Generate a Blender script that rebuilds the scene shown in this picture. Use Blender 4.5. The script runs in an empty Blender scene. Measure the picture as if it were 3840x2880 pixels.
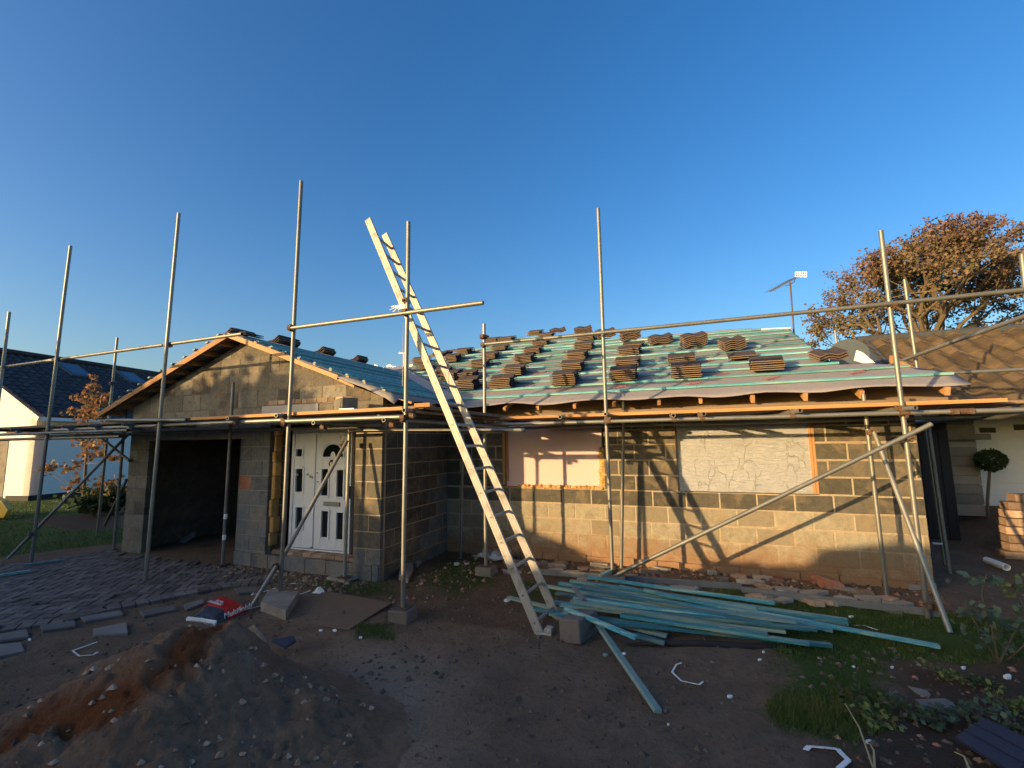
import bpy, math, random
from mathutils import Vector, Matrix, noise
R=math.radians
rnd=random.Random(7)
sc=bpy.context.scene
COL=sc.collection

# ---------------------------------------------------------------- camera
FPX,PITCH,ROLL,YAW=1741.23,.1226,-.0142,-.3735      # solved from the block courses of the two walls
CH=1.82                                            # camera height over the ground
def _axes():
    cy,sy=math.cos(YAW),math.sin(YAW); cp,sp=math.cos(PITCH),math.sin(PITCH)
    f=Vector((sy*cp,cy*cp,sp)); r=Vector((cy,-sy,0)); u=r.cross(f)
    cr,sr=math.cos(ROLL),math.sin(ROLL)
    return cr*r+sr*u,-sr*r+cr*u,f
AR,AU,AF=_axes(); CAM=Vector((0,0,CH))
cd=bpy.data.cameras.new('camera'); cam=bpy.data.objects.new('camera',cd); COL.objects.link(cam)
cam.matrix_world=Matrix(((AR.x,AU.x,-AF.x,0),(AR.y,AU.y,-AF.y,0),(AR.z,AU.z,-AF.z,CH),(0,0,0,1)))
cd.sensor_width=36; cd.lens=FPX/3840*36; cd.clip_start=.05; cd.clip_end=3000
sc.camera=cam
# ---------------------------------------------------------------- light
SUN_TO=Vector((-.745,-1,.185)).normalized()
SUN_EL=math.asin(SUN_TO.z); SUN_ROT=math.atan2(SUN_TO.x,SUN_TO.y)
w=bpy.data.worlds.new('World'); sc.world=w; w.use_nodes=True
nt=w.node_tree; nt.nodes.clear()
sky=nt.nodes.new('ShaderNodeTexSky'); sky.sky_type='NISHITA'; sky.sun_disc=False
sky.sun_elevation=SUN_EL; sky.sun_rotation=SUN_ROT; sky.altitude=0; sky.air_density=1.0; sky.dust_density=3.0; sky.ozone_density=2.5
bg=nt.nodes.new('ShaderNodeBackground'); bg.inputs[1].default_value=.15
wo=nt.nodes.new('ShaderNodeOutputWorld'); hs=nt.nodes.new('ShaderNodeHueSaturation'); hs.inputs['Hue'].default_value=.509; hs.inputs['Saturation'].default_value=1.3; nt.links.new(sky.outputs[0],hs.inputs['Color']); nt.links.new(hs.outputs[0],bg.inputs[0]); nt.links.new(bg.outputs[0],wo.inputs[0])
sd=bpy.data.lights.new('sun','SUN'); sd.energy=3.4; sd.angle=R(.5); sd.color=(1,.69,.34)
so=bpy.data.objects.new('sun',sd); COL.objects.link(so); so.rotation_euler=SUN_TO.to_track_quat('Z','Y').to_euler()
sc.view_settings.view_transform='Standard'; sc.view_settings.look='None'; sc.view_settings.gamma=1
sc.view_settings.exposure=1.1

def at(x,y,ax,c):
    """point of the plane ax=c (world metres) seen at pixel x,y of the 3840 px photograph"""
    d=AF*FPX+AR*(x-1920)-AU*(y-1440); i='xyz'.index(ax)
    return CAM+d*((c-CAM[i])/d[i])
def atp(x,y,p0,n):
    d=AF*FPX+AR*(x-1920)-AU*(y-1440); return CAM+d*((Vector(p0)-CAM).dot(Vector(n))/d.dot(Vector(n)))

# ---------------------------------------------------------------- mesh helpers
class MB:
    def __init__(s): s.v=[];s.f=[];s.m=[];s.t=[]
    def face(s,idx,m=0,t=.5): s.f.append(idx); s.m.append(m); s.t.append(t)
    def add(s,vs,fs,m=0,t=.5):
        b=len(s.v); s.v+= [tuple(v) for v in vs]
        for f in fs: s.face([b+i for i in f],m,t)
    def obox(s,c,u,v,w,m=0,t=.5):
        """box with centre c and half axes u v w"""
        c,u,v,w=Vector(c),Vector(u),Vector(v),Vector(w)
        P=[c+a*u+b*v+d*w for a in(-1,1) for b in(-1,1) for d in(-1,1)]
        s.add(P,[(0,1,3,2),(4,6,7,5),(0,4,5,1),(2,3,7,6),(0,2,6,4),(1,5,7,3)],m,t)
    def box(s,x0,x1,y0,y1,z0,z1,m=0,t=.5):
        s.obox(((x0+x1)/2,(y0+y1)/2,(z0+z1)/2),((x1-x0)/2,0,0),(0,(y1-y0)/2,0),(0,0,(z1-z0)/2),m,t)
    def bar(s,a,b,wd,ht,up=(0,0,1),m=0,t=.5):
        a,b=Vector(a),Vector(b); d=(b-a); L=d.length; d.normalize(); up=Vector(up)
        sd_=d.cross(up)
        if sd_.length<1e-4: sd_=d.cross(Vector((1,0,0)))
        sd_.normalize(); n=sd_.cross(d)
        s.obox((a+b)/2,d*L/2,sd_*wd/2,n*ht/2,m,t)
    def rings(s,rs,m=0,t=.5,cap=True,closed=False):
        n=len(rs[0]); b=len(s.v)
        for r in rs: s.v+= [tuple(p) for p in r]
        for k in range(len(rs)-1):
            for i in range(n):
                j=(i+1)%n; s.face([b+k*n+i,b+k*n+j,b+(k+1)*n+j,b+(k+1)*n+i],m,t)
        if cap:
            s.face([b+i for i in range(n)][::-1],m,t); s.face([b+(len(rs)-1)*n+i for i in range(n)],m,t)
    def tube(s,pts,r,seg=12,m=0,t=.5,hollow=False,cap=True):
        pts=[Vector(p) for p in pts]
        if not isinstance(r,(list,tuple)): r=[r]*len(pts)
        rs=[]; prev=None
        for i,p in enumerate(pts):
            d=(pts[min(i+1,len(pts)-1)]-pts[max(i-1,0)]).normalized()
            if prev is None:
                a=d.orthogonal().normalized()
            else:
                a=(prev-d*prev.dot(d)); a=a.normalized() if a.length>1e-6 else d.orthogonal().normalized()
            prev=a; b=d.cross(a)
            rs.append([p+(a*math.cos(q*2*math.pi/seg)+b*math.sin(q*2*math.pi/seg))*r[i] for q in range(seg)])
        if hollow:
            d0=(pts[1]-pts[0]).normalized(); d1=(pts[-1]-pts[-2]).normalized()
            k=.78
            i0=[[pts[0]+(v-pts[0])*k for v in rs[0]],[pts[0]+d0*.25+(v-pts[0])*k for v in rs[0]]]
            i1=[[pts[-1]+(v-pts[-1])*k for v in rs[-1]],[pts[-1]-d1*.25+(v-pts[-1])*k for v in rs[-1]]]
            s.rings([i0[1],i0[0]]+rs+[i1[0],i1[1]],m,t,True)
        else: s.rings(rs,m,t,cap)
    def prism(s,poly,ext,m=0,t=.5):
        """poly: list of 3D points (planar), ext: vector"""
        n=len(poly); ext=Vector(ext); P=[Vector(p) for p in poly]; Q=[p+ext for p in P]
        s.add(P+Q,[list(range(n))[::-1],[n+i for i in range(n)]]+[[i,(i+1)%n,n+(i+1)%n,n+i] for i in range(n)],m,t)
    def build(s,name,mats,parent=None,smooth=False,bevel=0,auto=None):
        me=bpy.data.meshes.new(name); me.from_pydata(s.v,[],s.f); 
        if not isinstance(mats,(list,tuple)): mats=[mats]
        for m in mats: me.materials.append(m)
        if s.f:
            me.polygons.foreach_set('material_index',s.m)
            at_=me.attributes.new('tone','FLOAT','FACE'); at_.data.foreach_set('value',s.t)
        import bmesh
        bm=bmesh.new(); bm.from_mesh(me); bmesh.ops.recalc_face_normals(bm,faces=bm.faces); bm.to_mesh(me); bm.free()
        if smooth:
            me.polygons.foreach_set('use_smooth',[True]*len(me.polygons))
            if auto: 
                try: me.set_sharp_from_angle(angle=R(auto))
                except Exception: pass
        me.update()
        o=bpy.data.objects.new(name,me); COL.objects.link(o)
        if parent: o.parent=parent
        if bevel:
            b=o.modifiers.new('bevel','BEVEL'); b.width=bevel; b.segments=2; b.limit_method='ANGLE'; b.angle_limit=R(40)
        return o
def tag(o,label,cat,group=None,kind=None):
    o['label']=label; o['category']=cat
    if group: o['group']=group
    o['kind']=kind or 'thing'
    return o
def structure(o): o['kind']='structure'; return o
def empty(name,loc=(0,0,0)):
    o=bpy.data.objects.new(name,None); COL.objects.link(o); o.location=loc; o.empty_display_size=.1; return o
def rooted(mb,loc):
    """shift the collected points so that loc becomes the origin"""
    l=Vector(loc); mb.v=[tuple(Vector(v)-l) for v in mb.v]; return mb

# ---------------------------------------------------------------- materials
def mat(name): 
    m=bpy.data.materials.new(name); m.use_nodes=True; n=m.node_tree.nodes; l=m.node_tree.links
    return m,n,l,n['Principled BSDF']
def nd(n,t,**k):
    x=n.new(t)
    for a,b in k.items(): setattr(x,a,b)
    return x
def mix(n,l,fac,a,b,mode='MIX'):
    x=n.new('ShaderNodeMix'); x.data_type='RGBA'; x.blend_type=mode
    for i,v in ((0,fac),(6,a),(7,b)):
        s=x.inputs[i]
        if hasattr(v,'is_linked'): l.new(v,s)
        elif isinstance(v,(int,float)): s.default_value=v if i==0 else (v,v,v,1)
        else: s.default_value=(*v,1)
    return x.outputs[2]
def noi(n,l,scale,detail=4,rough=.55,vec=None,dist=0,dim='3D'):
    x=n.new('ShaderNodeTexNoise'); x.inputs['Scale'].default_value=scale; x.inputs['Detail'].default_value=detail
    x.inputs['Roughness'].default_value=rough; x.inputs['Distortion'].default_value=dist
    if vec: l.new(vec,x.inputs['Vector'])
    return x.outputs['Fac']
def ramp(n,l,fac,stops):
    x=n.new('ShaderNodeValToRGB'); l.new(fac,x.inputs[0]); e=x.color_ramp.elements
    while len(e)<len(stops): e.new(.5)
    for i,(p,c) in enumerate(stops):
        e[i].position=p; e[i].color=(*c,1) if isinstance(c,(tuple,list)) else (c,c,c,1)
    return x.outputs[0]
def mrange(n,l,v,a,b,c,d):
    x=n.new('ShaderNodeMapRange'); l.new(v,x.inputs[0])
    for i,q in enumerate((a,b,c,d)): x.inputs[i+1].default_value=q
    return x.outputs[0]
def bump(n,l,bs,h,st,dist=.01,normal=None):
    x=n.new('ShaderNodeBump'); x.inputs['Strength'].default_value=st; x.inputs['Distance'].default_value=dist
    l.new(h,x.inputs['Height']); l.new(x.outputs[0],bs.inputs['Normal']); return x
def coord(n,which='Object',scale=None,l=None):
    t=n.new('ShaderNodeTexCoord').outputs[which]
    if scale:
        mp=n.new('ShaderNodeMapping'); mp.inputs['Scale'].default_value=scale; l.new(t,mp.inputs[0]); return mp.outputs[0]
    return t
def attr(n,name='tone'):
    a=n.new('ShaderNodeAttribute'); a.attribute_name=name; return a.outputs['Fac']
def simple(name,base,rough=.7,metal=0,var=.25,scale=20,bmp=.15,bd=.004,tone=.3,spec=.5,stretch=None,second=None,smix=(.45,.7)):
    m,n,l,b=mat(name)
    v=coord(n,'Object',stretch,l)
    f=noi(n,l,scale,5,.6,v)
    dark=tuple(c*(1-var) for c in base); lite=tuple(min(1,c*(1+var)) for c in base)
    c=mix(n,l,f,dark,lite)
    if second:
        f2=noi(n,l,scale*.25,5,.65,v); g=mrange(n,l,f2,smix[0],smix[1],0,1); c=mix(n,l,g,c,second)
    if tone:
        tv=mrange(n,l,attr(n),0,1,1-tone,1+tone); c=mix(n,l,1.0,c,_gray(n,l,tv),'MULTIPLY')
    l.new(c,b.inputs['Base Color']); b.inputs['Roughness'].default_value=rough; b.inputs['Metallic'].default_value=metal
    b.inputs['Specular IOR Level'].default_value=spec
    if bmp: bump(n,l,b,noi(n,l,scale*3,4,.6,v),bmp,bd)
    return m
def _gray(n,l,v):
    x=n.new('ShaderNodeCombineColor'); 
    for i in range(3): l.new(v,x.inputs[i])
    return x.outputs[0]

def block_mat(name,lo,hi,stain,rough=.9,splash=False,mott=.75):
    m,n,l,b=mat(name); v=coord(n)
    t=attr(n); c=mix(n,l,t,lo,hi)
    f=noi(n,l,7,7,.75,v,dist=.6); c=mix(n,l,mrange(n,l,f,.40,.66,0,mott),c,stain)
    f4=noi(n,l,15,6,.8,v); c=mix(n,l,mrange(n,l,f4,.5,.72,0,.6),c,tuple(x*.45 for x in lo))
    fine=noi(n,l,120,3,.8,v); c=mix(n,l,mrange(n,l,fine,.35,.7,0,.5),c,tuple(x*.55 for x in lo))
    f3=noi(n,l,2.6,7,.7,v,dist=.5); c=mix(n,l,mrange(n,l,f3,.5,.68,0,.5),c,(.40,.28,.16))
    if splash:
        sp=n.new('ShaderNodeSeparateXYZ'); l.new(v,sp.inputs[0])
        ad=n.new('ShaderNodeMath'); ad.operation='MULTIPLY_ADD'; l.new(f,ad.inputs[0]); ad.inputs[1].default_value=-.7; l.new(sp.outputs[2],ad.inputs[2])
        c=mix(n,l,mrange(n,l,ad.outputs[0],-.28,.12,.8,0),c,(.30,.15,.07))
    l.new(c,b.inputs['Base Color']); b.inputs['Roughness'].default_value=rough; b.inputs['Specular IOR Level'].default_value=.2
    a=n.new('ShaderNodeMath'); a.operation='ADD'; l.new(fine,a.inputs[0]); l.new(f4,a.inputs[1])
    bump(n,l,b,a.outputs[0],.9,.008); return m
M={}
M['block_dark']=block_mat('dense block',(.085,.078,.062),(.175,.155,.12),(.21,.18,.13),mott=.5)
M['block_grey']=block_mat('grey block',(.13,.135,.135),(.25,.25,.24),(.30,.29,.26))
M['block_light']=block_mat('light block',(.30,.25,.17),(.52,.46,.33),(.30,.235,.15),splash=True)
M['block_old']=block_mat('old block',(.09,.085,.078),(.38,.35,.28),(.22,.17,.12))
M['mortar']=block_mat('mortar',(.50,.39,.25),(.60,.48,.32),(.42,.33,.22),splash=True,mott=.4)
M['mortar_old']=block_mat('old mortar',(.15,.13,.105),(.20,.17,.13),(.28,.22,.16))
M['mortar_grey']=block_mat('grey mortar',(.32,.31,.28),(.38,.36,.33),(.32,.29,.24))
M['galv']=simple('galvanised tube',(.27,.26,.22),.5,.55,.35,14,.1,.002,.2,second=(.20,.19,.17))
M['galv_dark']=simple('dull tube',(.20,.20,.19),.55,.6,.3,14,.1,.002,.2,second=(.12,.11,.1))
M['rust']=simple('rusty coupler',(.13,.065,.035),.75,.3,.5,60,.4,.003,.3,second=(.15,.13,.11))
M['alu']=simple('worn aluminium',(.42,.385,.33),.55,.1,.2,30,.2,.001,.1,second=(.24,.215,.18),smix=(.5,.66))
M['board']=simple('scaffold board',(.36,.17,.06),.75,0,.3,5,.25,.003,.35,stretch=(.35,6,6),second=(.42,.22,.085))
M['board_grey']=simple('weathered board',(.17,.12,.08),.85,0,.35,5,.3,.003,.3,stretch=(.35,6,6),second=(.24,.15,.08))
M['timber']=simple('new timber',(.42,.22,.09),.7,0,.22,6,.2,.002,.25,stretch=(1,1,1))
M['teal']=simple('treated batten',(.10,.33,.35),.6,0,.45,9,.25,.002,.45,stretch=(.6,6,6),second=(.28,.44,.38),smix=(.45,.62))
M['teal_blue']=simple('blue treated batten',(.045,.24,.29),.6,0,.6,9,.35,.003,.5,stretch=(.6,7,7),second=(.24,.36,.28),smix=(.48,.62))
M['teal_grey']=simple('faded treated batten',(.24,.32,.26),.7,0,.35,9,.3,.003,.4,stretch=(.6,7,7),second=(.10,.27,.29),smix=(.48,.62))
M['grey_wood']=simple('old grey wood',(.17,.17,.16),.85,0,.35,8,.3,.002,.3)
M['felt']=simple('grey roof membrane',(.30,.265,.255),.8,0,.2,9,.25,.01,.1)
M['felt_print']=simple('red print',(.45,.12,.12),.8,0,.2,40,0,.0,0)
M['felt_dark']=simple('membrane underside',(.30,.29,.31),.8,0,.14,6,.2,.01,.1)
M['tile']=simple('concrete roof tile',(.050,.036,.031),.85,0,.3,30,.35,.003,.3,second=(.075,.055,.045))
M['tile_edge']=simple('tile edge',(.22,.15,.10),.85,0,.25,30,.3,.003,.25)
M['tile_old']=simple('old brown roof tile',(.115,.075,.036),.9,0,.4,14,.5,.006,.4,second=(.06,.042,.022))
M['tile_slate']=simple('dark mossy roof tile',(.040,.042,.048),.85,0,.35,9,.4,.006,.3,second=(.075,.07,.035),smix=(.55,.75))
M['upvc']=simple('white plastic',(.72,.72,.72),.3,0,.04,5,0,0,0)
M['render']=simple('white render',(.86,.78,.70),.9,0,.05,8,.25,.004,0)
M['white']=simple('white paint',(.84,.82,.80),.5,0,.06,10,.05,.002,.1)
M['glass']=simple('dark glass',(.012,.014,.016),.08,0,.2,3,0,0,0)
M['skyglass']=simple('roof window glass',(.10,.13,.17),.05,.9,.1,3,0,0,0)
M['black']=simple('black plastic',(.022,.018,.016),.8,0,.2,20,.1,.001,0)
M['lead']=simple('lead flashing',(.10,.12,.13),.6,.3,.2,10,.1,.004,0)
M['pink']=simple('pink insulation board',(.70,.50,.46),.85,0,.06,5,.15,.003,0)
M['foam']=simple('expanding foam',(.55,.30,.08),.8,0,.4,25,.8,.012,.3,second=(.62,.45,.22))
M['brick']=simple('red brick',(.36,.13,.07),.9,0,.35,25,.4,.004,.4,second=(.42,.28,.2))
M['brick_pale']=simple('reclaimed stone brick',(.32,.20,.13),.9,0,.35,18,.5,.005,.5,second=(.42,.31,.2))
M['stone']=simple('pale stone',(.30,.26,.21),.9,0,.3,12,.5,.008,.45,second=(.2,.17,.13))
M['concrete']=simple('concrete',(.24,.205,.165),.92,0,.3,18,.6,.008,.3,second=(.15,.125,.10))
M['blockrough']=simple('brown concrete block',(.16,.13,.11),.95,0,.25,40,.6,.005,.1)
M['slab']=simple('grey stone slab',(.20,.165,.145),.85,0,.22,10,.5,.006,.35,second=(.13,.12,.11))
M['paver']=simple('block paver',(.13,.10,.09),.85,0,.3,25,.5,.004,.4,second=(.19,.15,.125))
M['fern']=simple('olive leaf',(.12,.14,.06),.6,0,.4,3,0,0,.5)
M['board_mat']=simple('damp chipboard sheet',(.19,.12,.075),.95,0,.2,10,.3,.004,.1)
M['gutterblack']=M['black']
def foil_mat():
    m,n,l,b=mat('crinkled foil'); v=coord(n,'Object',(1,1,.45),l)
    w1=n.new('ShaderNodeTexVoronoi'); w1.feature='DISTANCE_TO_EDGE'; w1.inputs['Scale'].default_value=6.5
    dn=n.new('ShaderNodeTexNoise'); dn.inputs['Scale'].default_value=7; dn.inputs['Detail'].default_value=5; l.new(v,dn.inputs['Vector'])
    mx=n.new('ShaderNodeMix'); mx.data_type='VECTOR'; mx.inputs[0].default_value=.22; l.new(v,mx.inputs[4]); l.new(dn.outputs['Color'],mx.inputs[5]); l.new(mx.outputs[1],w1.inputs['Vector'])
    crease=mrange(n,l,w1.outputs['Distance'],0,.022,1,0)
    hf=noi(n,l,18,8,.8,coord(n,'Object',(.5,1,2.2),l),dist=1.2)
    mk=mrange(n,l,noi(n,l,4,5,.6,v),.46,.58,0,1)
    mm=n.new('ShaderNodeMath'); mm.operation='MULTIPLY'; l.new(crease,mm.inputs[0]); l.new(mk,mm.inputs[1])
    c=mix(n,l,mrange(n,l,hf,.35,.7,0,1),(.36,.36,.365),(.58,.57,.56)); c=mix(n,l,mm.outputs[0],c,(.75,.72,.66))
    l.new(c,b.inputs['Base Color']); b.inputs['Metallic'].default_value=.35; b.inputs['Roughness'].default_value=.48
    ad=n.new('ShaderNodeMath'); ad.operation='MULTIPLY_ADD'; l.new(mm.outputs[0],ad.inputs[0]); ad.inputs[1].default_value=.7; l.new(hf,ad.inputs[2])
    bump(n,l,b,ad.outputs[0],.9,.02); return m
M['foil']=foil_mat()
def ground_mat():
    m,n,l,b=mat('soil and turf'); v=coord(n)
    g=attr(n,'grassy'); s=attr(n,'sandy'); dk=attr(n,'darkness')
    f1=noi(n,l,3,8,.7,v); f2=noi(n,l,22,6,.75,v); f3=noi(n,l,90,4,.7,v)
    dirt=mix(n,l,mrange(n,l,f1,.3,.7,0,1),(.15,.098,.064),(.25,.165,.108))
    sand=mix(n,l,mrange(n,l,f1,.3,.7,0,1),(.29,.20,.135),(.36,.255,.175))
    c=mix(n,l,s,dirt,sand)
    c=mix(n,l,mrange(n,l,f2,.52,.70,0,.65),c,(.085,.055,.038))
    c=mix(n,l,mrange(n,l,f3,.60,.75,0,.45),c,(.34,.25,.18))
    vv=n.new('ShaderNodeTexVoronoi'); vv.inputs['Scale'].default_value=9; l.new(v,vv.inputs['Vector'])
    clod=mrange(n,l,vv.outputs['Distance'],.08,.2,1,0)
    c=mix(n,l,mix_f(n,l,clod,mrange(n,l,f1,.5,.6,0,.8)),c,(.06,.04,.028))
    grass=mix(n,l,f2,(.035,.065,.014),(.09,.125,.03))
    gm=n.new('ShaderNodeMath'); gm.operation='MULTIPLY_ADD'; l.new(f2,gm.inputs[0]); gm.inputs[1].default_value=1.2; l.new(g,gm.inputs[2])
    c=mix(n,l,mrange(n,l,gm.outputs[0],.95,1.35,0,1),c,grass)
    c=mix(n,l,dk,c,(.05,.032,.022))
    l.new(c,b.inputs['Base Color']); b.inputs['Roughness'].default_value=.95; b.inputs['Specular IOR Level'].default_value=.15
    a=n.new('ShaderNodeMath'); a.operation='MULTIPLY_ADD'; l.new(f3,a.inputs[0]); a.inputs[1].default_value=.4; l.new(f2,a.inputs[2])
    bump(n,l,b,a.outputs[0],.9,.03); return m
def mix_f(n,l,a,b):
    x=n.new('ShaderNodeMath'); x.operation='MULTIPLY'; l.new(a,x.inputs[0]); l.new(b,x.inputs[1]); return x.outputs[0]
M['ground']=ground_mat()
def sand_mat():
    m,n,l,b=mat('builders sand'); v=coord(n)
    cut=attr(n,'cut'); f1=noi(n,l,4,8,.7,v); f2=noi(n,l,25,6,.7,v)
    c=mix(n,l,mrange(n,l,f1,.3,.7,0,1),(.30,.175,.108),(.46,.29,.185))
    c=mix(n,l,mrange(n,l,f2,.5,.75,0,.6),c,(.16,.09,.055))
    red=mix(n,l,f2,(.17,.05,.02),(.40,.14,.05)); c=mix(n,l,cut,c,red)
    l.new(c,b.inputs['Base Color']); b.inputs['Roughness'].default_value=.95; b.inputs['Specular IOR Level'].default_value=.15
    bump(n,l,b,noi(n,l,38,8,.8,v),1.0,.05); return m
M['sand']=sand_mat()
def leaf_mat(name,stops,trans=.3):
    m,n,l,b=mat(name); t=attr(n); c=ramp(n,l,t,stops)
    l.new(c,b.inputs['Base Color']); b.inputs['Roughness'].default_value=.6; b.inputs['Specular IOR Level'].default_value=.25
    tr=n.new('ShaderNodeBsdfTranslucent'); l.new(c,tr.inputs[0]); mx=n.new('ShaderNodeMixShader'); mx.inputs[0].default_value=trans
    l.new(b.outputs[0],mx.inputs[1]); l.new(tr.outputs[0],mx.inputs[2]); l.new(mx.outputs[0],n['Material Output'].inputs[0]); return m
M['leaf_autumn']=leaf_mat('autumn leaves',[(0,(.17,.155,.07)),(.4,(.21,.16,.08)),(.7,(.23,.145,.095)),(1,(.25,.135,.11))])
M['leaf_sapling']=leaf_mat('copper leaves',[(0,(.20,.16,.06)),(.5,(.32,.16,.07)),(1,(.42,.22,.10))])
M['leaf_green']=leaf_mat('green leaves',[(0,(.020,.040,.012)),(.6,(.05,.085,.025)),(1,(.12,.15,.05))],.2)
M['leaf_yellow']=leaf_mat('yellow green leaves',[(0,(.08,.12,.03)),(1,(.22,.25,.08))],.2)
M['leaf_silver']=leaf_mat('grey green leaves',[(0,(.05,.085,.055)),(1,(.14,.19,.12))],.2)
M['grass']=leaf_mat('turf blades',[(0,(.035,.075,.014)),(.6,(.085,.135,.028)),(1,(.19,.18,.055))],.25)
M['bark']=simple('bark',(.13,.095,.06),.95,0,.35,12,.6,.01,.1)
M['bark_pale']=simple('young bark',(.40,.32,.16),.8,0,.3,12,.3,.003,.1)
M['red']=simple('red plastic sack',(.55,.015,.015),.45,0,.15,8,.3,.006,0)
M['sackblack']=simple('black sack end',(.03,.032,.045),.5,0,.3,12,.4,.006,0,second=(.07,.07,.085))
M['yellow']=simple('yellow plastic',(.65,.38,.03),.5,0,.1,8,.1,.003,0)
M['blue_board']=simple('dark blue roof tile',(.030,.034,.058),.65,0,.2,60,.25,.002,0)
M['plastic']=simple('clear plastic sheet',(.38,.40,.42),.25,0,.3,8,.6,.02,0)

def clip(poly,a,b,c):
    """keep a*u+b*z<=c"""
    out=[]
    for i in range(len(poly)):
        p,q=poly[i],poly[(i+1)%len(poly)]
        dp=a*p[0]+b*p[1]-c; dq=a*q[0]+b*q[1]-c
        if dp<=0: out.append(p)
        if (dp<0<dq) or (dq<0<dp):
            t=dp/(dp-dq); out.append((p[0]+(q[0]-p[0])*t,p[1]+(q[1]-p[1])*t))
    return out
def block_wall(mb,O,U,N,u0,u1,zb,zt,zj,uj,openings=(),planes=(),pick=None,depth=.10,bw=.45,bh=.225,seed=1,jw=.012,prot=.004,mort=1,skip=0):
    """O origin, U unit vector along the wall, N outward normal; courses jointed at zj+k*bh"""
    O,U,N=Vector(O),Vector(U),Vector(N); rg=random.Random(seed); Z=Vector((0,0,1))
    k0=math.floor((zb-zj)/bh)-1; k1=math.ceil((zt-zj)/bh)+1
    def put(poly,d0,d1,m,t):
        for pl in planes:
            poly=clip(poly,*pl)
            if len(poly)<3: return
        mb.prism([O+U*p[0]+Z*p[1]-N*d0 for p in poly],-N*(d1-d0),m,t)
    for k in range(k0,k1):
        z0,z1=zj+k*bh,zj+(k+1)*bh
        a,b=max(z0,zb),min(z1,zt)
        if b-a<.01: continue
        iv=[(u0,u1)]
        for (x0,x1,y0,y1) in openings:
            if y0<b-.05 and y1>a+.05:
                nv=[]
                for p,q in iv:
                    if x1<=p or x0>=q: nv.append((p,q)); continue
                    if x0>p: nv.append((p,x0))
                    if x1<q: nv.append((x1,q))
                iv=nv
        for p,q in iv:
            put([(p,a),(q,a),(q,b),(p,b)],prot+rg.uniform(-.001,.001),depth,mort,rg.random())
            off=uj+(bw/2 if k%2 else 0)+rg.uniform(-.02,.02)
            i0=math.floor((p-off)/bw); i=i0; cuts=[p]
            while off+(i+1)*bw<q-.05:
                x=off+(i+1)*bw
                if x>p+.06: cuts.append(x+rg.uniform(-.012,.012))
                i+=1
            cuts.append(q)
            for j in range(len(cuts)-1):
                c0,c1=cuts[j],cuts[j+1]
                e0=jw/2 if j else -.0025; e1=jw/2 if j<len(cuts)-2 else -.0025
                m,t=pick(k,(c0+c1)/2,rg) if pick else (0,rg.random())
                if rg.random()<skip: continue
                za=a+(jw*rg.uniform(.3,.8) if a>z0-1e-6 else 0); zb_=b-jw*rg.uniform(.3,.8)
                r=rg.uniform(-.0015,.0015)
                s1=rg.uniform(-.004,.004)
                put([(c0+e0,za),(c1-e1,za+s1*.3),(c1-e1,zb_),(c0+e0,zb_+s1*.3)],r,depth*.6,m,t)
G0=0.0
WJ=CH-.7527       # joint at window cill level
WY=7.2; PY=5.37; XC=-4.05
exec_parts=[]

# ================================================================= BUNGALOW
bung=empty('bungalow',(-1,7.2,0))
tag(bung,'half-built block bungalow with bare block walls and battened roof','bungalow')
def B(mb,name,mats,**k):
    o=mb.build(name,mats,**k); o.parent=bung; o.matrix_parent_inverse=Matrix.Translation(bung.location).inverted(); return o
def child(mb,name,mats,parent,**k):
    o=mb.build(name,mats,**k); o.parent=parent
    bpy.context.view_layer.update()
    o.matrix_parent_inverse=parent.matrix_world.inverted(); return o
MWM=[M['block_dark'],M['mortar'],M['block_light'],M['brick'],M['block_grey']]
def pick_main(k,u,rg):
    if k<=-2: return (2,rg.random())
    return (0,rg.random())
w1=(-3.01,-1.326,WJ,CH+.33); w2=(-.265,1.455,WJ,CH+.33)
mb=MB()
block_wall(mb,(0,WY,0),(1,0,0),(0,-1,0),XC,2.535,-.15,CH+.36,WJ,-1.782,[w1,w2],pick=pick_main,seed=3,jw=.02)
mb.box(2.43,2.535,WY+.1,WY+4.6,-.1,CH+.45,0,.4)        # right return wall
mb.box(-4.0,2.43,WY+.1,WY+.25,-.1,WJ,0,.2)              # inner leaf under the cills
B(mb,'block_wall',MWM,bevel=.005)
# rough plinth at the foot
mb=MB(); rg=random.Random(5); x=XC+.02
while x<2.5:
    l_=rg.uniform(.25,.5); mb.box(x,min(x+l_-.01,2.54),WY-.03-rg.uniform(0,.012),WY+.02,-.1,.09+rg.uniform(-.012,.012),0,rg.random()); x+=l_
B(mb,'plinth',[M['mortar']],bevel=.004)
# top of the wall, uneven courses of brick, stone and plate
mb=MB(); rg=random.Random(8); x=XC
while x<2.5:
    l_=rg.uniform(.18,.46); h=rg.uniform(.02,.085)
    mb.box(x,min(x+l_-.012,2.53),WY+rg.uniform(-.004,.01),WY+.1,CH+.36,CH+.36+h,rg.choice([0,0,1,2]),rg.random()); x+=l_
B(mb,'wall_head',[M['block_light'],M['brick_pale'],M['block_dark']],bevel=.005)
mb=MB(); mb.box(XC+.3,2.5,WY+.11,WY+.21,CH+.36,CH+.45); B(mb,'wall_plate',[M['timber']])
# lintels
mb=MB()
for a in (w1,w2): mb.box(a[0]-.15,a[1]+.15,WY-.006,WY+.1,CH+.28,CH+.385,0,.3)
# side wall of the porch
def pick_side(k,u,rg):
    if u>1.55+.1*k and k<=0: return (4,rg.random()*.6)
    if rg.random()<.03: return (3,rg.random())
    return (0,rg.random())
mb=MB()
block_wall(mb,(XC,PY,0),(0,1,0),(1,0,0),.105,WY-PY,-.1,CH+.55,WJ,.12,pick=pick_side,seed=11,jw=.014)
B(mb,'block_wall',MWM)
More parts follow.
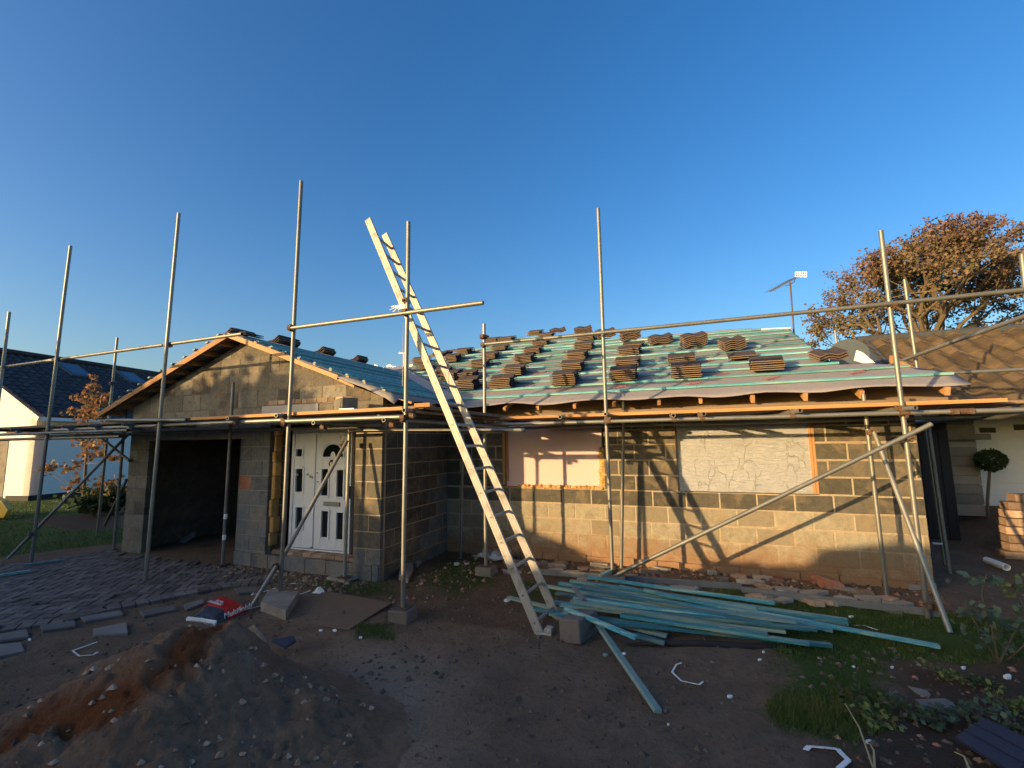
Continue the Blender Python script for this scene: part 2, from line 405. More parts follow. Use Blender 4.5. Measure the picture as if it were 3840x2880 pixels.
# porch and garage front piers
zp=.05
def pick_pier(k,u,rg):
    if rg.random()<.02: return (3,rg.random())
    return (4,rg.random())
def pick_pier_r(k,u,rg): return (0,.75+.25*rg.random()) if k>-4 else (4,.3)
mb=MB()
block_wall(mb,(0,PY,0),(1,0,0),(0,-1,0),-4.50,XC,-.1,CH+.3,WJ,-4.28,pick=pick_pier_r,seed=12,jw=.014)
B(mb,'block_wall',MWM)
mb=MB()
PL0=at(903,1670,'y',PY).x; PL1=at(1010,1700,'y',PY).x
block_wall(mb,(0,PY,0),(1,0,0),(0,-1,0),PL0,PL1,-.05,CH+.3,WJ+zp,-6.5,pick=pick_pier,seed=13,jw=.013,mort=5)
PL2=at(1066,1700,'y',PY+.17).x
block_wall(mb,(0,PY+.17,0),(1,0,0),(0,-1,0),PL1+.02,PL2,.15,CH+.3,WJ+zp,-6.3,pick=lambda k,u,rg:(0,rg.random()*.5),seed=14)
mb.box(PL1-.1,PL1,PY+.1,PY+.3,.15,CH+.3,0,.2)
B(mb,'block_wall',MWM+[M['mortar_grey']])
# foam and insulation in the cavity beside the door
mb=MB(); rg=random.Random(4); z=.3
while z<CH+.2:
    h=rg.uniform(.14,.36); wd=rg.uniform(.04,.085); c=PL1+.055+rg.uniform(-.012,.012)
    mb.box(c-wd/2,c+wd/2,PY+.015+rg.uniform(0,.03),PY+.166,z,min(z+h,CH+.25),0,rg.random()); z+=h+.004
B(mb,'cavity_insulation',[M['foam']],bevel=.015)
# threshold plinth of the porch
mb=MB(); rg=random.Random(44); x=PL0
while x<XC-.01:
    l_=rg.uniform(.3,.5); e=min(x+l_,XC); mb.box(x,e-.01,PY-.02,PY+.25,-.1,.19+rg.uniform(-.008,.008),0,rg.random()); x+=l_
B(mb,'porch_step',[M['block_grey']],bevel=.004)
mb=MB(); x=PL2
while x<-4.52:
    l_=rg.uniform(.16,.26); e=min(x+l_,-4.5); mb.box(x,e-.01,PY+.02,PY+.2,.195,.235+rg.uniform(0,.02),0,rg.random()); x+=l_
B(mb,'brick_sill',[M['brick_pale']],bevel=.004)
# garage pier on the left and garage box
mb=MB()
GA0,GA1=-9.555,-9.03
block_wall(mb,(0,PY,0),(1,0,0),(0,-1,0),GA0,GA1,-.05,CH+.2,WJ+.02,-9.33,pick=lambda k,u,rg:(0,rg.random()),seed=21,bw=.5)
block_wall(mb,(GA0,12.0,0),(0,-1,0),(-1,0,0),0,12-PY-.105,-.05,CH+.7,WJ,0,pick=lambda k,u,rg:(0,rg.random()),seed=22)
q0,q1=at(590,1850,'y',6.1).x,at(620,1850,'y',6.1).x; mb.box(q0,q1,6.1,6.3,-.05,CH+.1,0,.5); 
B(mb,'block_wall',[M['block_old'],M['mortar_old']])
mb=MB()
mb.box(PL0-.02,PL0+.1,PY+.105,12,-.05,CH+.3,0,.1)     # dark wall between garage and hall
mb.box(GA0+.1,XC-.1,11.9,12.1,-.05,CH+1.6,0,.1)       # back of the garage
mb.box(GA0+.12,PL0-.03,PY+.12,11.9,CH+.33,CH+.35,0,.1) # ceiling of the garage
mb.box(XC-.1,2.43,11.7,11.85,-.05,CH+.4,0,.1)
mb.box(PL0,XC-.1,PY+.9,PY+1.0,-.05,CH+.4,0,.1)
B(mb,'inner_wall',[M['block_dark']])
# gable wall
AX=-6.885; RS=.363; RZ=CH+1.80
def pick_gable(k,u,rg):
    return (0,min(1,max(0,rg.gauss(.45,.3))))
mb=MB()
pl=[(RS,1,RZ-.13+RS*AX),(-RS,1,RZ-.13-RS*AX)]
block_wall(mb,(0,PY,0),(1,0,0),(0,-1,0),GA0,XC,CH+.302,CH+1.8,CH+.315,-9.3,planes=pl,pick=pick_gable,seed=31,bh=.275,bw=.44,jw=.022,prot=.003)
B(mb,'gable_wall',[M['block_old'],M['mortar_old']])
mb=MB(); a=at(985,1520,'y',PY).x; b_=at(1195,1520,'y',PY).x
mb.box(a,b_,PY-.012,PY+.05,CH+.40,CH+.60,0,.5); M['lintelpale']=simple('pale concrete lintel',(.42,.38,.34),.9,0,.15,12,.3,.004,0); o=B(mb,'lintel',[M['lintelpale']])
mb=MB()
mb.box(GA0+.02,PL0+.3,PY-.004,PY+.1,CH+.1,CH+.30); B(mb,'lintel',[M['concrete']])
# small bricks over the lintel
mb=MB(); x=at(1010,1490,'y',PY).x; xe=at(1330,1480,'y',PY).x
while x<xe:
    l_=rg.uniform(.11,.22); mb.box(x,min(x+l_-.012,xe),PY-.008,PY+.02,CH+.615,CH+.68,0,rg.random()); x+=l_
B(mb,'brick_course',[M['brick_pale']])

# windows closed with boards
mb=MB(); mb.box(w1[0]+.05,w1[1]-.04,WY+.05,WY+.1,w1[2]+.02,w1[3]-.05)
o=B(mb,'window_board',[M['pink']]); o['label']='pink insulation board closing the left window opening'
mb=MB(); mb.box(w2[0]+.0,w2[1]-.035,WY+.012,WY+.06,w2[2]+.012,w2[3]-.05)
o=B(mb,'window_board',[M['foil']]); o['label']='crinkled silver foil board closing the right window opening'
mb=MB()
def wf(*bx):
    m_=MB()
    for q in bx: m_.box(*q)
    B(m_,'window_frame',[M['timber']],bevel=.003)
wf((w1[0]-.0,w1[0]+.045,WY+.0,WY+.1,w1[2]+.04,w1[3])); wf((w1[0]+.055,w1[0]+.085,WY+.025,WY+.06,w1[2]+.1,w1[3])); wf((w1[0],w1[1]-.25,WY-.004,WY+.05,w1[2],w1[2]+.018)); wf((w2[1]-.033,w2[1]-.002,WY+.004,WY+.1,w2[2]+.01,w2[3])); wf((w2[0]-.028,w2[0]-.004,WY-.006,WY+.05,w2[2]+.6,w2[3])); wf((w2[1]-.07,w2[1]-.036,WY-.0,WY+.1,w2[2]+.01,w2[3]))
mb=MB()
if 0: mb.box(w1[0]-.0,w1[0]+.045,WY+.0,WY+.1,w1[2]+.04,w1[3]); mb.box(w1[0]+.055,w1[0]+.085,WY+.025,WY+.06,w1[2]+.1,w1[3])
mb=MB(); rg=random.Random(9)
def blobs(x0,x1,z0,z1,y,n,r0,r1):
    for _ in range(n):
        p=Vector((rg.uniform(x0,x1),y+rg.uniform(-.01,.015),rg.uniform(z0,z1))); r=rg.uniform(r0,r1)
        rs=[]
        for a in range(5):
            th=math.pi*(a+.5)/5; rr=math.sin(th)*r; zz=math.cos(th)*r*rg.uniform(.7,1.5)
            rs.append([p+Vector((rr*math.cos(q*math.pi/3)*rg.uniform(.8,1.2),rr*.6*math.sin(q*math.pi/3),zz)) for q in range(6)])
        mb.rings(rs,0,rg.random())
blobs(w1[1]-.06,w1[1]-.005,w1[2]+.03,w1[2]+.62,WY+.03,150,.022,.048)
B(mb,'expanding_foam',[M['foam']],smooth=True); mb=MB()
blobs(w1[0]+.25,w1[1]-.05,w1[2]+.006,w1[2]+.03,WY+.02,220,.014,.03)
B(mb,'expanding_foam',[M['foam']],smooth=True)

# door set ----------------------------------------------------------
DY=PY+.17
dx0=at(1088,1850,'y',DY).x; dx1=at(1316,1800,'y',DY).x; dzb=.27; dzt=CH+.23
door=empty('entrance_door',((dx0+dx1)/2,DY,dzb)); door.parent=bung; door.matrix_parent_inverse=Matrix.Translation(bung.location).inverted()
door['label']='white plastic front door set with side panel and dark glass strips'
def D(mb,name,m,**k):
    o=mb.build(name,m,**k); o.parent=door; o.matrix_parent_inverse=Matrix.Translation(Vector(((dx0+dx1)/2,DY,dzb))).inverted(); return o
def dpt(x,y): return at(x,y,'y',DY)
mb=MB(); mb.box(dx0,dx1,DY,DY+.07,dzt-.06,dzt); mb.box(dx0,dx0+.05,DY,DY+.07,dzb,dzt-.06); mb.box(dx1-.045,dx1,DY,DY+.07,dzb,dzt-.06)
xm=dpt(1174,1800).x; mb.box(xm-.03,xm+.03,DY-.002,DY+.07,dzb+.03,dzt-.06); mb.box(dx0,dx1,DY,DY+.08,dzb-.02,dzb+.0)
D(mb,'door_frame',[M['upvc']],bevel=.004)
def holes_panel(x0,x1,z0,z1,y0,y1,holes,name):
    """panel as strips around rectangular holes"""
    mb=MB(); xs=sorted({x0,x1,*[h[0] for h in holes],*[h[1] for h in holes]}); zs=sorted({z0,z1,*[h[2] for h in holes],*[h[3] for h in holes]})
    for i in range(len(xs)-1):
        for j in range(len(zs)-1):
            cx,cz=(xs[i]+xs[i+1])/2,(zs[j]+zs[j+1])/2
            if any(h[0]<cx<h[1] and h[2]<cz<h[3] for h in holes): continue
            mb.box(xs[i],xs[i+1],y0,y1,zs[j],zs[j+1])
    return mb
def zrow(x,y): return dpt(x,y).z
def bead(mb,h,y,wd=.028,pr=.012):
    x0,x1,z0,z1=h
    mb.box(x0-wd,x0,y-pr,y,z0-wd,z1+wd); mb.box(x1,x1+wd,y-pr,y,z0-wd,z1+wd); mb.box(x0,x1,y-pr,y,z0-wd,z0); mb.box(x0,x1,y-pr,y,z1,z1+wd)
s=600/2212
def zp3(x,y): return dpt(860+x*s,1580+y*s)
def hole(xa,ya,xb,yb):
    p,q=zp3(xa,ya),zp3(xb,yb); return (p.x,q.x,q.z,p.z)
sh=[hole(922,385,1000,485),hole(920,658,1000,978),hole(918,1187,996,1490)]
lh=[hole(1275,660,1350,1030),hole(1485,675,1562,1048),hole(1272,1240,1348,1610),hole(1480,1262,1558,1640)]
mb=holes_panel(dx0+.052,xm-.032,dzb+.01,dzt-.062,DY+.012,DY+.05,sh,'side'); 
for h in sh: bead(mb,h,DY+.012)
sp=D(mb,'side_panel',[M['upvc']],bevel=.003)
for h in sh:
    mb=MB(); mb.box(h[0],h[1],DY+.03,DY+.035,h[2],h[3]); D(mb,'glass_pane',[M['glass']])
mb=holes_panel(xm+.032,dx1-.047,dzb+.01,dzt-.062,DY+.014,DY+.055,lh,'leaf')
for h in lh: bead(mb,h,DY+.014)
# sunburst light over the leaf
fc=zp3(1425,490); fr=abs(zp3(1560,490).x-zp3(1290,490).x)/2
for a in range(14):
    t0,t1=math.pi*a/14,math.pi*(a+1)/14
    P=[]
    for (rr,tt) in ((fr+.008,t0),(fr+.035,t0),(fr+.035,t1),(fr+.008,t1)):
        P.append((fc.x+rr*math.cos(tt),DY+.002,fc.z+rr*math.sin(tt)*.98))
    mb.prism(P,(0,.0118,0))
mb.box(fc.x-fr-.035,fc.x+fr+.035,DY+.002,DY+.0138,fc.z-.026,fc.z)
lf=D(mb,'door_leaf',[M['upvc']],bevel=.003)
for h in lh:
    mb=MB(); mb.box(h[0],h[1],DY+.03,DY+.035,h[2],h[3]); D(mb,'glass_pane',[M['glass']])
mb=MB()
P=[(fc.x+fr*math.cos(math.pi*a/16),DY+.008,fc.z+fr*math.sin(math.pi*a/16)) for a in range(17)]
Q=[(fc.x+fr*.28*math.cos(math.pi*a/16),DY+.008,fc.z+fr*.42*math.sin(math.pi*a/16)) for a in range(17)]
for a in range(16): mb.prism([P[a],P[a+1],Q[a+1],Q[a]],(0,.005,0))
D(mb,'glass_pane',[M['glass']])
mb=MB(); p,q=zp3(1303,1108),zp3(1522,1180); mb.box(p.x,q.x,DY-.004,DY+.013,q.z+.005,p.z); D(mb,'letter_plate',[M['galv_dark']],bevel=.003)
mb=MB(); p=zp3(1410,580); mb.tube([(p.x,DY-.012,p.z+.04),(p.x-.012,DY-.035,p.z),(p.x-.008,DY-.02,p.z-.04)],.008); mb.box(p.x-.012,p.x+.012,DY-.006,DY+.013,p.z+.02,p.z+.05); D(mb,'knocker',[M['rust']])
mb=MB(); p=zp3(1672,985); mb.box(p.x-.014,p.x+.008,DY-.03,DY+.0,p.z-.085,p.z+.09); D(mb,'door_hinge',[M['black']],bevel=.003)
mb=MB()
for (x,y,r) in ((935,740,.022),(1080,735,.018),(1120,765,.02),(1150,775,.024),(1015,635,.012),(1210,715,.01),(1220,835,.008)):
    p=zp3(x,y); mb.tube([(p.x,DY-.004,p.z),(p.x,DY+.016,p.z)],r,7)
D(mb,'door_spots',[M['stone']])  # small round stone coloured spots across the door set

# ================================================================= ROOF
TH=R(22.5); cT,sT=math.cos(TH),math.sin(TH); EY,EZ=6.8,CH+.62
def rp(X,s_,h=0): return Vector((X,EY+s_*cT-h*sT,EZ+s_*sT+h*cT))
PO=[(-3.9,0),(2.95,0),(2.93,.4),(2.35,1.05),(1.9,1.1),(1.87,3.98),(1.3,4.36),(-1.1,4.4),(-1.55,4.62),(-3.1,5.9),(-4.75,6.45),(-6.0,4.45),(-7.0,3.6),(-6.89,3.06)]
# front slope as a gridded sheet with a wavy drooping eave
def inside(x,y,P):
    c=False; n=len(P)
    for i in range(n):
        (x1,y1),(x2,y2)=P[i],P[(i+1)%n]
        if (y1>y)!=(y2>y) and x<(x2-x1)*(y-y1)/(y2-y1)+x1: c=not c
    return c
import bmesh
def sheet(name,P,fn,step=.08,thick=.004,mats=None):
    bm=bmesh.new(); vs=[bm.verts.new((p[0],p[1],0)) for p in P]; bm.faces.new(vs)
    xs=[p[0] for p in P]; ys=[p[1] for p in P]
    x=math.ceil(min(xs)/step)*step
    while x<max(xs):
        bmesh.ops.bisect_plane(bm,geom=bm.verts[:]+bm.edges[:]+bm.faces[:],plane_co=(x,0,0),plane_no=(1,0,0)); x+=step*2
    y=min(ys)+step
    while y<max(ys):
        bmesh.ops.bisect_plane(bm,geom=bm.verts[:]+bm.edges[:]+bm.faces[:],plane_co=(0,y,0),plane_no=(0,1,0)); y+=step
    for v in bm.verts: v.co=fn(v.co.x,v.co.y)
    me=bpy.data.meshes.new(name); bm.to_mesh(me); bm.free()
    for m in mats: me.materials.append(m)
    me.polygons.foreach_set('use_smooth',[True]*len(me.polygons))
    o=bpy.data.objects.new(name,me); COL.objects.link(o); o.parent=bung; o.matrix_parent_inverse=Matrix.Translation(bung.location).inverted()
    sm=o.modifiers.new('solid','SOLIDIFY'); sm.thickness=thick; sm.offset=-1
    return o
def nz(x,y,sc_=1.0,o=0): return noise.noise(Vector((x*sc_,y*sc_,o)))
def main_sheet(x,y):
    h=-.008+.007*nz(x,y,2.5,1)-.004*abs(math.sin(x*math.pi/.62))
    d=max(0,.22-y)/.22
    droop=d*(.03+.035*nz(x,0,1.3,5)+.015*math.sin(x*5.1))
    p=rp(x,y-.02*d,h); p.z-=droop; p.y-=d*.03*nz(x,2,2,7); return p
membrane=sheet('roof_membrane',PO,main_sheet,mats=[M['felt']])
ALL_S=[.27,.70,1.09,1.48,1.87,2.24,2.60,2.95,3.28,3.60,3.92,4.22,4.6,4.98,5.36,5.74,6.1]
def span(s_):
    xs=[]; n=len(PO)
    for i in range(n):
        (x1,y1),(x2,y2)=PO[i],PO[(i+1)%n]
        if (y1>s_)!=(y2>s_): xs.append((x2-x1)*(s_-y1)/(y2-y1)+x1)
    xs.sort(); return xs[0],xs[-1]
rg=random.Random(77)
for s_ in ALL_S:
    a,b=span(s_); a+=.06; b-=.03
    if s_<.3: a=-3.75
    mb=MB(); x=a
    while x<b-.05:
        L=rg.uniform(2.2,4.2); e=min(x+L,b)
        if b-e<.5: e=b
        mb.bar(rp(x,s_+rg.uniform(-.006,.006),.0125),rp(e-.004,s_+rg.uniform(-.006,.006),.0125),.05,.025,(0,-sT,cT),0,rg.random()); x=e
    o=mb.build('roof_batten',[M['teal']]); o.parent=membrane
# far slopes that close the roof behind the ridges
mb=MB()
def quadf(P,th=.03): mb.prism(P,(0,0,-th))
r1,r2=rp(1.87,4.0,-.04),rp(-1.3,4.4,-.04); quadf([r1,r2,Vector((-1.3,14.5,CH+.9)),Vector((1.87,14.5,CH+.9))])
r3,r4=rp(-3.1,5.9,-.04),rp(-4.75,6.45,-.04); quadf([r2,r3,Vector((-3.1,15.5,CH+.8)),Vector((-1.3,14.5,CH+.9))]); quadf([r3,r4,Vector((-4.75,16,CH+.8)),Vector((-3.1,15.5,CH+.8))])
r5=rp(-7.0,3.6,-.04); quadf([r4,r5,Vector((-9.8,14,CH+.7)),Vector((-4.75,16,CH+.8))])
o=B(mb,'roof_membrane',[M['felt']]); o['label']='rear roof slope beyond the ridge'
# loose white membrane flap on the ridge
mb=MB()
P=[at(x,y,'y',EY+4.35*cT) for x,y in ((2407,1266),(2500,1256),(2600,1247),(2700,1238),(2780,1232),(2860,1232),(2965,1229))]
for i in range(len(P)-1): mb.prism([P[i],P[i+1],P[i+1]+Vector((0,-.16,-.05)),P[i]+Vector((0,-.16,-.05))],(0,.0,-.012))
B(mb,'ridge_membrane',[M['felt']])
mb=MB(); a,b=at(2855,1236,'y',EY+4.2*cT),at(2965,1231,'y',EY+4.2*cT); mb.tube([a,b],.022); 
B(mb,'membrane_roll',[M['white']])
# rafter ends under the eave
rg=random.Random(6)
for px in (1895,2018,2155,2302,2470,2625,2820,3015,3225,3545):
    p=at(px,1470 if px<3000 else 1450,'y',6.86); X=p.x
    mb=MB(); a=rp(X,-.035,-.115); b=rp(X,1.6,-.115)
    big=px>2700
    mb.bar(a,b,.047,.10 if big else .06,(0,-sT,cT),0,rg.random())
    B(mb,'rafter',[M['timber']],bevel=.002)
mb=MB(); mb.box(-3.9,2.9,WY+.12,WY+.16,CH+.45,CH+.68); B(mb,'eave_board',[M['board_grey']])
# ---- gable roof over the porch and garage
VY=5.10; REZ=RZ
def gl(X): return REZ-RS*abs(X-AX)
nR=Vector((RS,0,1)).normalized(); nL=Vector((-RS,0,1)).normalized()
XE=-3.66; XL=-10.12
def gr(X,Y,h=0): return Vector((X,Y,gl(X)))+nR*h
def gll(X,Y,h=0): return Vector((X,Y,gl(X)))+nL*h
# right slope sheet with a turned down verge at its lower end
def valleyY(X): return EY+(X+3.9)/(-6.89+3.9)*(9.62-6.8)
mb=MB(); n=26; m_=20; grid=[]
for i in range(n+1):
    X=AX+(XE-AX)*i/n; row=[]
    for j in range(m_+1):
        Y=VY+(valleyY(min(X,-3.9))+.1-VY)*j/m_
        h=.006*nz(X,Y,3,3); p=gr(X,Y,h)
        if j==0: p=p+Vector((0,-.01,-.02-.09*max(0,(i-12)/14)*(.7+.4*nz(X,0,3,9))))
        if i==n: p.z-=.05+.02*nz(Y,0,3)
        row.append(p)
    grid.append(row)
b0=len(mb.v)
for row in grid: mb.v+= [tuple(p) for p in row]
for i in range(n):
    for j in range(m_):
        mb.face([b0+i*(m_+1)+j,b0+(i+1)*(m_+1)+j,b0+(i+1)*(m_+1)+j+1,b0+i*(m_+1)+j+1])
gm=B(mb,'roof_membrane',[M['felt']],smooth=True); sm=gm.modifiers.new('s','SOLIDIFY'); sm.thickness=.004; sm.offset=-1
mb=MB(); n=20
for i in range(n):
    Xa=AX+(XL-AX)*i/n; Xb=AX+(XL-AX)*(i+1)/n
    mb.prism([gll(Xa,VY+.02,.002),gll(Xb,VY+.02,.002),gll(Xb,13,.002),gll(Xa,13,.002)],(0,0,-.006))
gm2=B(mb,'roof_membrane',[M['felt_dark']])
# battens on the right slope running away from the verge, their cut ends pale
bx=[]
pxs=[(912,1268),(962,1287),(1016,1307),(1067,1327),(1182,1371),(1243,1394),(1306,1417),(1372,1441),(1443,1466)]
for (x,y) in pxs:
    X=at(x,y,'y',VY-.03).x; bx.append(X)
bx.insert(4,(bx[3]+bx[4])/2)
L_=[]
for i,X in enumerate(bx):
    L_.append(X)
    if i<len(bx)-1: L_.append((X+bx[i+1])/2)
rg=random.Random(3)
for i,X in enumerate(L_):
    mb=MB(); st=VY-.05 if i%2==0 else VY+.1
    mb.bar(gr(X,st,.0145),gr(X,valleyY(min(X,-3.9))-.02,.0145),.05,.025,nR,0,rg.random())
    o=mb.build('roof_batten',[M['teal']]); o.parent=gm
    if i%2==0:
        mb=MB(); mb.bar(gr(X,VY-.058,.0145),gr(X,VY-.0505,.0145),.048,.024,nR); o=mb.build('batten_end',[M['timber']]); o.parent=gm
for i in range(12):
    X=AX-.15-i*.27
    mb=MB(); mb.bar(gll(X,VY-.02-.03*rg.random(),.0145),gll(X,12.9,.0145),.05,.025,nL,0,rg.random())
    o=mb.build('roof_batten',[M['teal_grey']]); o.parent=gm2
# barge boards
Z3=Vector((0,0,1))
def barge(X0,X1,n_,mt,hh=.085,dz=-.05,t=.5,name='barge_board'):
    mb=MB(); a=Vector((X0,VY+.01,gl(X0)+dz)); b=Vector((X1,VY+.01,gl(X1)+dz)); mb.bar(a,b,.028,hh,(0,0,1),0,t); return B(mb,name,[mt],bevel=.003)
barge(AX+.02,bx[0]+1.02,nR,M['timber'],.075,-.045,.8); barge(bx[0]+1.04,-4.62,nR,M['timber'],.062,-.055,.9); 
mb=MB(); mb.bar((-5.1,VY+.03,gl(-5.1)-.06),(-4.35,VY+.03,gl(-4.35)-.10),.02,.03,(0,0,1),0,.9); B(mb,'barge_board',[M['timber']])
barge(XL+.02,AX-.02,nL,M['board'],.09,-.055,.4)
mb=MB(); mb.bar((XL-.0,VY+.06,gl(XL)-.09),(AX-.05,VY+.06,gl(AX)-.08),.02,.05,(0,0,1),0,.2); B(mb,'barge_board',[M['board_grey']])
# ladder noggings between barge board and wall on the left overhang
for i in range(9):
    X=AX-.25-i*.36; mb=MB(); mb.bar((X,VY+.03,gl(X)-.055),(X,PY+.1,gl(X)-.055),.047,.07,nL,0,rg.random()); B(mb,'nogging',[M['timber']])
for X in (AX+.3,-5.6):
    mb=MB(); mb.bar((X,VY+.03,gl(X)-.055),(X,PY+.1,gl(X)-.055),.047,.07,nR,0,rg.random()); B(mb,'nogging',[M['timber']])
# rafters of the porch eave at right
for Y in (5.6,6.2,6.75):
    mb=MB(); mb.bar((XE-.05,Y,gl(XE)-.05),(-5.0,Y,gl(-5.0)-.05),.047,.08,nR,0,rg.random()); B(mb,'rafter',[M['timber']])
# valley strip
mb=MB()
a=Vector((-3.75,6.72,CH+.66)); b=Vector((-6.9,9.62,CH+1.83)); sdv=Vector((.28,.0,.02))
for i in range(14):
    p=a.lerp(b,i/14); q=a.lerp(b,(i+1)/14); o_=.012*rg.random()
    mb.prism([p-sdv+Vector((0,-.12,.04)),q-sdv+Vector((0,-.12,.04)),q+sdv*.6+Vector((0,0,.05+o_)),p+sdv*.6+Vector((0,0,.05))],(0,0,-.01))
B(mb,'valley_membrane',[M['felt']])
mb=MB()
for i in range(9):
    X=at(1395+i*14,1380+i*3,'y',9.6).x; p=at(1400+i*17,1383-rg.uniform(0,10),'y',9.9)
    mb.bar(p,p+Vector((.12*rg.uniform(-1,1),0,.06*rg.random())),.05,.02,(0,1,0)); 
B(mb,'torn_membrane',[M['white']])
# printed words on the membrane
def text_mesh(txt,name,mt,size,origin,xdir,up,ext=.0012,parent=None):
    cu=bpy.data.curves.new(name,'FONT'); cu.body=txt; cu.size=size; cu.extrude=ext; cu.align_x='CENTER'; cu.align_y='CENTER'
    t=bpy.data.objects.new(name,cu); COL.objects.link(t)
    bpy.context.view_layer.update()
    me=bpy.data.meshes.new_from_object(t.evaluated_get(bpy.context.evaluated_depsgraph_get()))
    bpy.data.objects.remove(t); me.materials.clear(); me.materials.append(mt)
    o=bpy.data.objects.new(name,me); COL.objects.link(o)
    x=Vector(xdir).normalized(); u=Vector(up); u=(u-x*u.dot(x)).normalized(); z=x.cross(u)
    o.matrix_world=Matrix(((x.x,u.x,z.x,origin[0]),(x.y,u.y,z.y,origin[1]),(x.z,u.z,z.z,origin[2]),(0,0,0,1)))
    if parent:
        mw=o.matrix_world.copy(); o.parent=parent; bpy.context.view_layer.update(); o.matrix_parent_inverse=parent.matrix_world.inverted(); o.matrix_world=mw
    return o
for (px,py,tx) in ((2605,1440,'PERM'),(2705,1405,'VENT'),(2900,1418,'PERM'),(3220,1397,'PERM'),(2665,1352,'PERM'),(2110,1462,'PERM'),(1985,1450,'AIR'),(2330,1452,'PERM'),(2030,1398,'PERM')):
    p=atp(px,py,rp(0,0),(0,-sT,cT)); s_=(p.y-EY)/cT
    text_mesh(tx,'printed_word',M['felt_print'],.115,rp(p.x,s_,.012),(1,.75*cT,.75*sT),(-.75,cT,sT),.001,membrane)

# ================================================================= TILE STACKS
def tile_mesh(END):
    L,W,T=.34,.42,.013; mb=MB(); n=16; prof=[]
    for i in range(n+1):
        v=-W/2+W*i/n; prof.append((v,.013*math.cos((i/n)*2*math.pi*1.5)+.0))
    top=[(v,z+T) for v,z in prof]; ring=prof+top[::-1]; N=len(ring)
    b=len(mb.v)
    for x in (-L/2,L/2):
        for (v,z) in ring: mb.v.append((x,v,z))
    for i in range(N):
        j=(i+1)%N
        side=(i==n or i==N-1)
        mb.face([b+i,b+j,b+N+j,b+N+i],1 if side else 0,.5)
    for q in range(n):
        for o in (0,N):
            mb.face([b+o+q,b+o+q+1,b+o+N-2-q,b+o+N-1-q],1 if END else 0,.4)  # end caps dark by tile colour and painted shade, tan on wavy stacks
    return mb
TMS=[]
for END in (0,1):
    tproto=tile_mesh(END).build('roof_tile',[M['tile'],M['tile_edge']]); TMS.append(tproto.data); bpy.data.objects.remove(tproto)
ORD=['topmost','second down','third down','fourth down','fifth down','sixth down','seventh down']
def stack(desc,base,xd,up,n,slide=.012,seed=0,group='roof tiles stacked on the battens',scale=(1,1,1)):
    rg=random.Random(seed+99); xd=Vector(xd).normalized(); up=Vector(up).normalized(); yd=up.cross(xd)
    for k in range(n):
        o=bpy.data.objects.new('roof_tile',TMS[1 if 'wavy' in desc or 'verge' in desc else 0]); COL.objects.link(o)
        a=rg.uniform(-.03,.03); x=(xd*math.cos(a)+yd*math.sin(a)); y=up.cross(x)
        p=Vector(base)+up*(.012+.0305*k)*scale[2]+xd*rg.uniform(-slide,slide)+yd*rg.uniform(-slide,slide)
        o.matrix_world=Matrix(((x.x*scale[0],y.x*scale[1],up.x*scale[2],p.x),(x.y*scale[0],y.y*scale[1],up.y*scale[2],p.y),(x.z*scale[0],y.z*scale[1],up.z*scale[2],p.z),(0,0,0,1)))
        j=n-1-k
        pos=ORD[j] if j<n-1 else 'lowermost'
        tag(o,f'brown roof tile, {pos}, {desc}','roof tile',group)
RN=Vector((0,-sT,cT)); RUP=Vector((0,cT,sT))
def z1(x,y): return (1450+x/3.687,1180+y/3.687)
def z2(x,y): return (1900+x/4.424,1180+y/4.424)
def z3(x,y): return (2380+x/3.687,1180+y/3.687)
def z4(x,y): return (2950+x/3.16,1200+y/3.16)
ST=[]  # (desc, pixel of front bottom left corner, pixel of front bottom right, count, along)
col='column of stacks'
def col_add(name,items):
    for i,(p,q,n) in enumerate(items):
        where=['first','second','third','fourth','fifth','sixth','seventh'][i]
        ST.append((f'{where} stack up, {name}',p,q,n))
col_add('column left of the tallest middle pole',[(z2(730,1200),z2(1140,1190),6),(z2(870,960),z2(1250,975),5),(z2(970,775),z2(1320,785),5),(z2(1100,600),z2(1440,625),4),(z2(1155,450),z2(1470,470),3)])
col_add('column right of the tallest middle pole',[(z2(1710,1135),z2(2150,1110),6),(z2(1785,890),z2(2190,890),4),(z2(1825,690),z2(2190,690),4),(z2(1900,560),z2(2212,560),2)])
col_add('column right of the short pole',[(z1(1405,1045),z1(1725,1030),6),(z1(1585,860),z1(1860,860),5),(z1(1745,690),z1(2010,710),5),(z1(1875,560),z1(2120,580),4),(z1(1990,440),z1(2170,465),3),(z1(2080,330),z1(2300,345),3),(z1(1935,310),z1(2100,300),4)])
col_add('column between ladder and short pole',[(z1(940,1062),z1(1195,1055),6),(z1(940,905),z1(1190,900),4),(z1(1128,748),z1(1350,750),4),(z1(1280,630),z1(1520,630),4),(z1(1430,510),z1(1640,520),3),(z1(1540,400),z1(1760,385),4)])
col_add('column behind the ladder stiles',[(z1(700,935),z1(920,930),5),(z1(640,850),z1(850,830),4),(z1(770,670),z1(975,672),5),(z1(930,565),z1(1150,565),4),(z1(1340,410),z1(1530,400),4)])
col_add('column behind the ladder pole',[(z1(400,775),z1(580,770),4),(z1(315,695),z1(500,690),4),(z1(590,600),z1(740,600),3),(z1(740,560),z1(850,555),2)])
ST+= [('lower stack of the pair left of the propped wavy tiles',z3(512,905),z3(935,880),6),('upper stack of the pair left of the propped wavy tiles',z3(480,710),z3(870,650),4),
      ('fat lone stack at the right end of the roof',z3(1610,805),z3(2080,795),5),('low stack behind the fat stack at the right end',z3(1315,640),z3(1700,600),2)]
